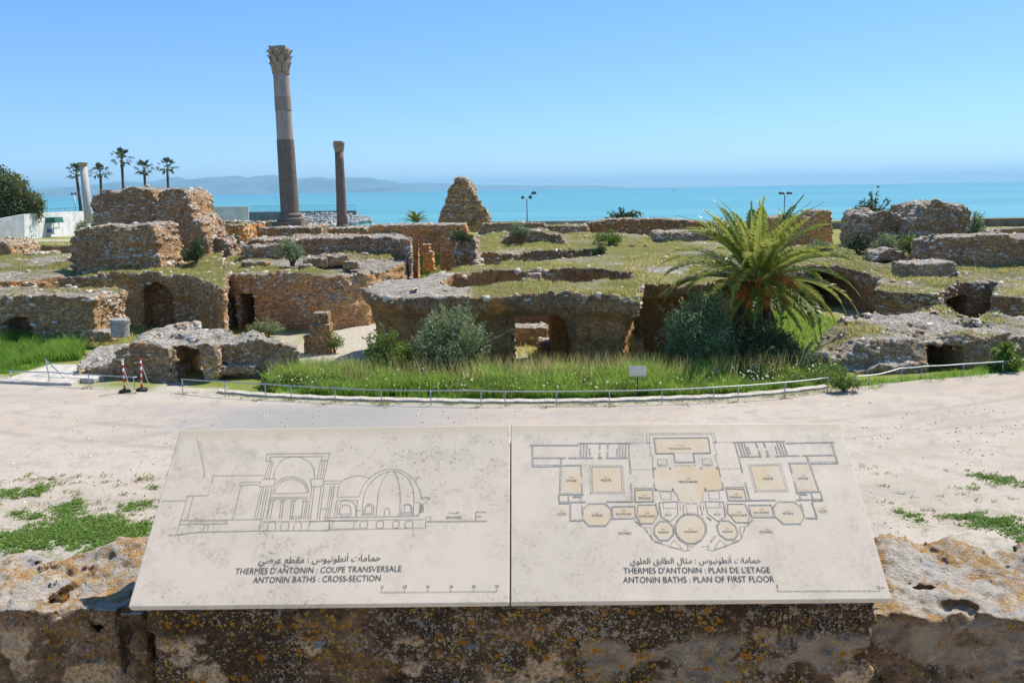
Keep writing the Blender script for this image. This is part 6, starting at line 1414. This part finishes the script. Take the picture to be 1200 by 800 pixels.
def engrave(parent, body, p0, p1, hk=1.0, name='inscription', n=.0009, m=None, bold=0.0, shear=0.0):
    """text between two pixels of its baseline"""
    c = bpy.data.curves.new('inscription', 'FONT'); c.body = body; c.offset = bold; c.resolution_u = 4; c.shear = shear
    o = bpy.data.objects.new('inscription', c); COL.objects.link(o); bpy.context.view_layer.update()
    me = bpy.data.meshes.new_from_object(o.evaluated_get(bpy.context.evaluated_depsgraph_get())); bpy.data.objects.remove(o); bpy.data.curves.remove(c)
    A = pan(*p0); B = pan(*p1); xs = [v.co.x for v in me.vertices]; x0, x1 = min(xs), max(xs); s = (B - A).length / (x1 - x0); d = (B - A).normalized(); q = Vector((-d.y, d.x))
    for v in me.vertices: v.co = pw(A + d * (v.co.x - x0) * s + q * v.co.y * s * hk, n)
    me.update(); return link(name, me, m or MAT_INKT, parent)

def marble_panel(cor, label, m):
    uv = [pan(*c) for c in cor]; ctr = sum(uv, Vector((0, 0))) / 4
    t = thing('marble_sign', pw(ctr, -.03), label, 'panel', 'engraved marble panels on the parapet')
    mb = MB(); th = .021
    mb.add([pw(p, -th) for p in uv] + [pw(p, 0) for p in uv], [(3, 2, 1, 0), (4, 5, 6, 7), (0, 1, 5, 4), (1, 2, 6, 5), (2, 3, 7, 6), (3, 0, 4, 7)])
    mb.build('slab', m, t, bevel=.0022)
    return t

def build_panels():
    W = .00105
    # ---------------- left panel: the section
    t = marble_panel([(150, 711), (597.0, 706), (597.9, 497.5), (211, 503)], 'left marble panel engraved with a cross-section of arches and a dome', marble_mat('worn_marble', (0, 0, 0), 1.15))
    D = Draw(); z1 = lambda x, y: pan(180 + x / 5, 490 + y / 5); z2 = lambda x, y: pan(380 + x / 5, 490 + y / 5)
    def L1(*p, w=W): D.poly([z1(*q) for q in p], w)
    def L2(*p, w=W): D.poly([z2(*q) for q in p], w)
    def arc(zf, pts, w=W, n=18):
        """smooth curve through points"""
        P = [zf(*p) for p in pts]; out = []
        for i in range(len(P) - 1):
            a = P[max(0, i - 1)]; b = P[i]; c = P[i + 1]; d = P[min(len(P) - 1, i + 2)]
            for k in range(n):
                s = k / n; out.append(.5 * ((2 * b) + (c - a) * s + (2 * a - 5 * b + 4 * c - d) * s * s + (3 * b - a - 3 * c + d) * s ** 3))
        D.poly(out + [P[-1]], w)
    L1((90, 685), (140, 680), (270, 665), (620, 657), (1030, 655), (1030, 590), w=W * 1.3); L1((1030, 647), (1200, 644))
    L1((138, 672), (158, 600), (166, 592)); L1((162, 592), (203, 455)); L1((195, 600), (235, 455)); L1((195, 454), (318, 450)); L1((50, 484), (190, 480))
    L1((165, 597), (640, 590)); L1((150, 620), (430, 617)); L1((226, 615), (232, 600), (436, 597), (430, 612), (226, 615)); L1((290, 655), (300, 622), (324, 622), (318, 656))
    L1((465, 590), (515, 390), (612, 387)); L1((500, 390), (512, 373), (632, 371)); L1((340, 390), (352, 336), (646, 332)); L1((322, 450), (330, 420))
    for a, b in ((590, 636), (606, 648), (625, 662), (640, 676), (662, 694)): L1((a, 590), (b, 400))
    L1((626, 372), (622, 400), (706, 392), (718, 352), (640, 356)); L1((648, 352), (682, 252)); L1((662, 352), (695, 250)); L1((678, 352), (703, 252))
    L1((660, 248), (666, 208), (1034, 203), (1022, 246), (985, 246), (990, 222), (680, 224), (690, 250), (660, 250), w=W * 1.2)
    arc(z1, [(704, 350), (720, 290), (765, 238), (835, 222), (900, 245), (938, 290), (944, 352)])
    arc(z1, [(700, 430), (716, 385), (760, 350), (815, 342), (870, 358), (902, 395), (912, 432)]); arc(z1, [(712, 430), (728, 392), (768, 362), (815, 354), (862, 368), (892, 400), (900, 432)])
    L1((690, 440), (912, 435)); L1((688, 462), (908, 458)); L1((684, 472), (906, 468))
    for a, b in ((664, 690), (684, 704), (738, 752), (750, 766), (800, 814), (812, 828), (866, 880), (880, 896), (890, 908)): L1((a, 585), (b, 480))
    for a in (690, 750, 814, 880): L1((a - 8, 482), (a + 24, 481))
    L1((920, 356), (1000, 351), (994, 394), (926, 400), (920, 356))
    for a, b in ((905, 930), (920, 944), (958, 984), (972, 1000), (1004, 1040), (1018, 1050), (1030, 1062)): L1((a, 590), (b, 395))
    for a, b in ((962, 980), (978, 994), (990, 1006), (1000, 1022)): L1((a, 350), (b, 248))
    L1((1000, 366), (1100, 364)); L1((1000, 383), (1090, 380)); L1((1060, 390), (1054, 458)); L1((1086, 395), (1076, 458)); L1((985, 530), (1022, 528))
    L1((640, 604), (920, 601), (1200, 598)); L1((620, 655), (632, 600)); L1((910, 652), (916, 603), (1024, 600))
    for a, b in ((668, 716), (745, 792), (820, 866)):
        L1((a, 652), (a + 5, 622)); L1((b - 2, 652), (b + 3, 620)); arc(z1, [(a + 5, 622), (a + 18, 604), (b - 8, 603), (b + 3, 620)])
    L1((800, 575), (860, 573), (858, 586), (798, 587))
    # right part with the dome
    arc(z2, [(85, 400), (115, 360), (170, 338), (225, 336), (272, 350)]); arc(z2, [(205, 460), (235, 385), (290, 330), (345, 303), (395, 295), (470, 312), (530, 365), (560, 420), (571, 462)])
    arc(z2, [(230, 460), (258, 395), (310, 342), (360, 316), (400, 308), (455, 322), (500, 362), (522, 420), (527, 490)]); L2((300, 310), (270, 350), w=W * .01)
    arc(z2, [(378, 310), (345, 360), (322, 420), (312, 500), (304, 576)]); arc(z2, [(412, 310), (436, 370), (446, 440), (445, 510), (436, 572)])
    L2((220, 572), (232, 458)); L2((80, 460), (198, 458)); L2((526, 488), (522, 570)); L2((570, 462), (624, 464), (604, 478), (598, 492), (578, 500), (584, 548)); L2((526, 490), (562, 490), (557, 565), (524, 568)); L2((562, 500), (580, 500))
    for xx in (562, 566, 572, 576): L2((xx, 502), (xx - 2, 552), w=W * .8)
    L2((0, 580), (300, 576), (555, 571), w=W * 1.2); L2((0, 597), (600, 590)); L2((0, 652), (300, 646), (594, 640), (594, 605)); L2((592, 578), (626, 574), (622, 598))
    L2((60, 572), (75, 480), (196, 478), (190, 572)); arc(z2, [(76, 570), (82, 515), (105, 485), (132, 478), (165, 488), (184, 515), (188, 570)]); arc(z2, [(90, 562), (95, 522), (124, 505), (152, 518), (158, 562)]); L2((90, 560), (160, 558)); L2((92, 572), (160, 570))
    arc(z2, [(230, 565), (238, 520), (264, 500), (292, 516), (286, 566)]); arc(z2, [(240, 545), (246, 520), (264, 510), (280, 520), (278, 545)]); L2((234, 555), (284, 553)); L2((232, 564), (286, 563))
    arc(z2, [(352, 570), (356, 537), (370, 525), (384, 535), (384, 568)]); arc(z2, [(450, 570), (456, 522), (484, 500), (512, 515), (516, 568)]); arc(z2, [(470, 546), (476, 512), (494, 503), (508, 516), (508, 546)]); L2((450, 552), (514, 549)); L2((452, 562), (514, 560))
    L2((188, 540), (216, 538)); L2((30, 648), (50, 597)); L2((44, 648), (62, 597)); L2((172, 642), (182, 600))
    for a, b in ((208, 256), (304, 350), (400, 440), (472, 522)):
        arc(z2, [(a + 2, 640), (a + 4, 608), (a + 14, 601), (b - 8, 600), (b, 608), (b - 4, 636), (b - 12, 641), (a + 2, 640)], n=6)
    L2((600, 603), (955, 600), w=W * 1.6); L2((888, 600), (890, 547), (950, 547), w=W * 1.4); L2((890, 573), (922, 573), w=W * 1.6)
    z6 = lambda x, y: pan(380 + x / 5, 600 + y / 5)
    D.poly([z6(335, 468), (z6(1012, 462))], W)
    for xx in (335, 472, 607, 742, 876, 1012): y = 468 - 6 * (xx - 335) / 677; D.seg(z6(xx, y), z6(xx, y - 15), W)
    for k in range(1, 5): D.seg(z6(335 + 27 * k, 468), z6(335 + 27 * k, 462), W * .8)
    # cracks and scratches
    D.poly([z1(255, 120), z1(272, 180), z1(282, 230), z1(298, 300), z1(300, 340)], W * .9); D.poly([z1(270, 130), z1(290, 190), z1(296, 240)], W * .6)
    D.build('engraved_drawing', MAT_INK, t)
    for i, xx in enumerate((340, 472, 607, 744, 876, 1012)):
        b = str(i * 10); hw = 6 if i == 0 else 11; y = 446 - 6 * (xx - 335) / 677
        engrave(t, b, (380 + (xx - hw) / 5, 600 + y / 5), (380 + (xx + hw) / 5, 600 + y / 5), 1, 'scale_number')
    engrave(t, 'ESPLANADE', (523, 607.4), (541, 607.2), 1.35, 'caption', m=MAT_INKT); engrave(t, arabic('الفسحة'), (526, 601.5), (538, 601.3), .9, 'caption')
    engrave(t, arabic('حمامات أنطونيوس : مقطع عرضي'), (303, 660), (446, 656.5), 1.05)
    engrave(t, "THERMES D'ANTONIN : COUPE TRANSVERSALE", (275.5, 672.3), (470.5, 669.0), 1.12)
    engrave(t, 'ANTONIN BATHS : CROSS-SECTION', (296, 682.6), (446, 680.2), 1.12)
    # ---------------- right panel: the plan
    t = marble_panel([(598.6, 706), (1045, 702), (985, 495.5), (598.9, 497.5)], 'right marble panel engraved with a symmetrical ochre-tinted floor plan', marble_mat('clean_marble', (4.3, 2.1, 0), .6))
    z3 = lambda x, y: pan(600 + x / 5.714, 490 + y / 5.714); z7 = lambda x, y: pan(600 + x / 5, 580 + y / 5)
    u0 = (pan(622, 521).x + pan(976.5, 518.5).x) / 2
    D = Draw(); H = Draw(); O = Draw(); mir = lambda p: Vector((2 * u0 - p.x, p.y))
    W = .0009
    def both(fn, P):
        fn(P); fn([mir(p) for p in P])
    def wl(*p, w=10, z=z3):
        P = [z(*q) for q in p]; ww = w * .00023
        def fn(P):
            H.poly(P, ww, n0=.0005)
            for a, b in zip(P, P[1:]):
                d = (b - a).normalized(); q = Vector((-d.y, d.x)) * ww / 2; D.seg(a + q, b + q, W * .6); D.seg(a - q, b - q, W * .6)
        both(fn, P)
    def ln(*p, z=z3, close=False, w=W): both(lambda P: D.poly(P, w, close), [z(*q) for q in p])
    def fill(*p, z=z3): both(lambda P: O.quad(P, .00025), [z(*q) for q in p])
    def dots(a, b, n, z=z3, s=7):
        A = z(*a); B = z(*b)
        def fn(P):
            for i in range(n): c = P[0].lerp(P[1], i / (n - 1)); r = s * .00016; D.quad([c + Vector((-r, -r)), c + Vector((r, -r)), c + Vector((r, r)), c + Vector((-r, r))], .0007)
        both(fn, [A, B])
    wl((120, 180), (445, 180)); wl((137, 185), (139, 322), w=14); wl((140, 265), (360, 265)); wl((380, 265), (545, 265)); wl((575, 265), (605, 265)); wl((632, 265), (780, 265)); wl((140, 318), (330, 317), w=20)
    wl((445, 167), (800, 167), w=9); dots((810, 165), (925, 163), 7); wl((905, 165), (925, 163), w=12)
    for a in (462, 482, 502): wl((a, 172), (a - 4, 262), w=11)
    for a in (722, 742, 762): wl((a, 172), (a - 2, 262), w=11)
    for a in (590, 643): wl((a, 172), (a - 2, 205), w=12); wl((a - 2, 225), (a - 4, 262), w=14)
    wl((520, 200), (523, 250), w=8); wl((706, 200), (703, 250), w=8)
    wl((783, 170), (788, 280), (795, 370), w=12); wl((797, 437), (805, 558), w=12)
    wl((330, 268), (326, 400), (322, 510), w=16); wl((340, 315), (470, 313), w=11); wl((463, 315), (466, 378), w=11); wl((468, 440), (472, 520), w=11); wl((325, 508), (480, 508), w=11); wl((314, 510), (318, 568), (385, 568), w=10); wl((378, 510), (380, 566), w=9); wl((410, 525), (460, 522), (462, 555), w=14)
    dots((468, 388), (470, 432), 3)
    wl((318, 560), (492, 560), w=10); wl((632, 558), (818, 556), w=10)
    wl((392, 572), (392, 684), (468, 682), w=12); wl((470, 585), (472, 640), w=8)
    fill((538, 326), (730, 326), (736, 490), (540, 490)); ln((535, 325), (730, 325), (738, 492), (538, 492), close=True)
    dots((522, 316), (736, 316), 13); dots((520, 330), (526, 496), 10); dots((742, 330), (752, 496), 10); dots((530, 502), (750, 500), 13)
    oc = [(512, 572), (622, 570), (662, 605), (668, 668), (628, 718), (516, 718), (474, 672), (478, 606)]
    fill(*oc); wl(*(oc + [oc[0]]), w=11)
    wl((672, 590), (824, 588), (826, 668), (676, 672), (672, 590), w=10); fill((690, 602), (810, 600), (812, 655), (692, 660))
    fill((345, 330), (455, 328), (460, 496), (342, 500))
    # the central block
    ln((903, 163), (903, 100), (1177, 98)); ln((920, 150), (922, 110), (1177, 108)); wl((950, 132), (1177, 130), w=7); wl((950, 132), (966, 236), (1085, 236), (1090, 294), (1180, 294), w=7)
    fill((960, 140), (1177, 138), (1177, 232), (1090, 232), (1095, 290), (1090, 290), (1082, 230), (972, 230))
    dots((925, 180), (928, 240), 5); ln((918, 245), (945, 250), (942, 330)); ln((975, 275), (1036, 273), (1042, 318), (978, 318), close=True); wl((945, 330), (950, 395), w=7); wl((952, 430), (956, 482), w=7)
    dots((800, 342), (940, 342), 8); ln((815, 466), (945, 466), w=W * 1.6); fill((948, 330), (1190, 325), (1195, 565), (1120, 560), (1088, 488), (955, 482)); dots((955, 335), (1060, 335), 2, s=16); dots((965, 475), (1078, 475), 2, s=16)
    dots((1095, 315), (1170, 315), 5)
    wl((820, 480), (942, 477), (948, 556), (826, 560), (820, 480), w=6); fill((826, 486), (936, 483), (940, 550), (830, 552))
    hx = [(845, 580), (960, 578), (978, 640), (945, 702), (862, 704), (836, 655)]; fill(*hx); wl(*(hx + [hx[0]]), w=6)
    ln((990, 490), (1062, 488), (1072, 540), (1002, 542), close=True); ln((955, 482), (1085, 486), (1112, 520), (1118, 562), (1140, 566)); ln((960, 560), (985, 600), (984, 640), (1000, 655))
    pz = [(985, 562), (1106, 556), (1112, 640), (1060, 692), (1002, 660)]; wl(*(pz + [pz[0]]), w=5); ln((1012, 562), (1014, 600), (1104, 598))
    ln((1145, 575), (1150, 640)); ln((1160, 572), (1196, 570)); ln((1125, 580), (1128, 610), (1140, 612))
    # round rooms and the hot hall
    def ring(cx, cy, rx, n, tint, w, rot=0.0, m2=True):
        P = [z7(cx + rx * math.cos(2 * math.pi * i / n + rot), cy + rx * math.sin(2 * math.pi * i / n + rot)) for i in range(n)]
        fs = (lambda Q: (O.quad(Q, .00025) if tint else None, H.poly(Q + [Q[0]], w * .00026, n0=.0005), D.poly(Q, W, True), D.poly([Q[i].lerp(sum(Q, Vector((0, 0))) / n, -.09) for i in range(n)], W, True)))
        both(fs, P) if m2 else fs(P)
    ring(890, 208, 58, 8, True, 9, .39); ring(1047, 196, 88, 12, True, 10, .26, False)
    ln((720, 150), (770, 185), (838, 270), (905, 292), z=z7, w=W * 1.3); ln((780, 185), (815, 190), (822, 262), z=z7, close=True); ln((930, 285), (950, 262), (1000, 312), (925, 305), z=z7, close=True); ln((905, 292), (1010, 325), (1047, 318), z=z7, w=W * 1.3)
    wl((838, 268), (880, 278), w=13, z=z7); wl((970, 240), (1008, 272), w=13, z=z7); ln((1030, 290), (1030, 315), z=z7); ln((1028, 300), (1066, 300), z=z7); wl((725, 148), (755, 176), w=12, z=z7); wl((965, 148), (985, 128), w=11, z=z7)
    ln((1006, 60), (1004, 115), (1090, 115), (1088, 58), z=z7)
    # yellow stains outside the plan
    both(lambda P: O.quad(P, .00025), [z3(300, 600), z3(335, 596), z3(372, 610), z3(370, 645), z3(330, 655), z3(298, 640)])
    O.split('tinted_room', MAT_OCHRE, t); H.build('engraved_walls', MAT_HATCH, t); D.build('engraved_drawing', MAT_INK, t)
    def cap(b, ar, x, y, w, both_=True, hk=1.5, z=z3):
        s = 5.714 if z is z3 else 5.0; oy = 490 if z is z3 else 580
        px, py = 600 + x / s, oy + y / s
        cs = [(px, py)]
        if both_:
            q = mir(pan(px, py)); P = pw(q) - Vector((0, 0, CAMZ)); l = CR.transposed() @ P; cs.append((600 + F * l.x / -l.z, 400 - F * l.y / -l.z))
        for cx, cy in cs:
            engrave(t, b, (cx - w / 2, cy + 2.8), (cx + w / 2, cy + 2.8), hk, 'room_name'); 
            if ar: aw = min(w * .72, .85 * len(ar)) / 2 + .6; engrave(t, arabic(ar), (cx - aw, cy - 1.4), (cx + aw, cy - 1.4), .9, 'room_name')
    cap('PALESTRE', 'ساحة', 632, 405, 12); cap('GYMNASE', 'قاعة', 398, 408, 12); cap('VESTIBULE', 'دهليز', 572, 640, 13); cap('ACCES', 'مدخل', 334, 628, 9, hk=1.2); cap('SALLE DE BAINS', 'قاعة', 748, 630, 18)
    cap('ESPLANADE', 'الفسحة', 757, 760, 15); cap('TEPIDARIUM', 'قاعة', 888, 525, 15); cap('DESTRICTARIUM', 'قاعة', 905, 645, 19); cap('PISCINE', 'حوض', 1005, 300, 8, hk=1.2); cap('SALLE', 'بيت', 1048, 635, 8, hk=1.2)
    cap('SUDARIUM', 'حمام', 888, 208, 12, z=z7); cap('PISCINE DE NATATION', 'حوض السباحة', 1125, 192, 26, False, 1.3); cap('FRIGIDARIUM', 'قاعة', 1180, 415, 22, False, 1.1); cap('CALDARIUM', 'حمام', 1047, 205, 16, False, 1.3, z=z7)
    # scale bar and lines of writing
    D = Draw(); z8 = lambda x, y: pan(820 + x / 5, 580 + y / 5); D.seg(z8(455, 562), z8(1055, 560), W * 1.2); D.seg(z8(455, 562), z8(453, 545), W * 1.2); D.seg(z8(1055, 560), z8(1055, 550), W)
    for i in range(1, 10): D.seg(z8(455 + 60 * i, 562), z8(455 + 60 * i, 553 if i != 3 else 550), W)
    D.build('scale_bar', MAT_INK, t)
    engrave(t, '0', (910, 688.2), (912.2, 688.2), 1.2, 'scale_number'); engrave(t, '50 m', (1028, 689.6), (1036, 689.5), 1.3, 'scale_number')
    engrave(t, arabic('حمامات أنطونيوس : مثال الطابق العلوي'), (738.5, 660.3), (892, 659), 1.05)
    engrave(t, "THERMES D'ANTONIN : PLAN DE L'ETAGE", (731, 671.6), (903, 670.6), 1.12)
    engrave(t, 'ANTONIN BATHS : PLAN OF FIRST FLOOR', (730.5, 682.4), (908, 681.4), 1.12)
build_panels()
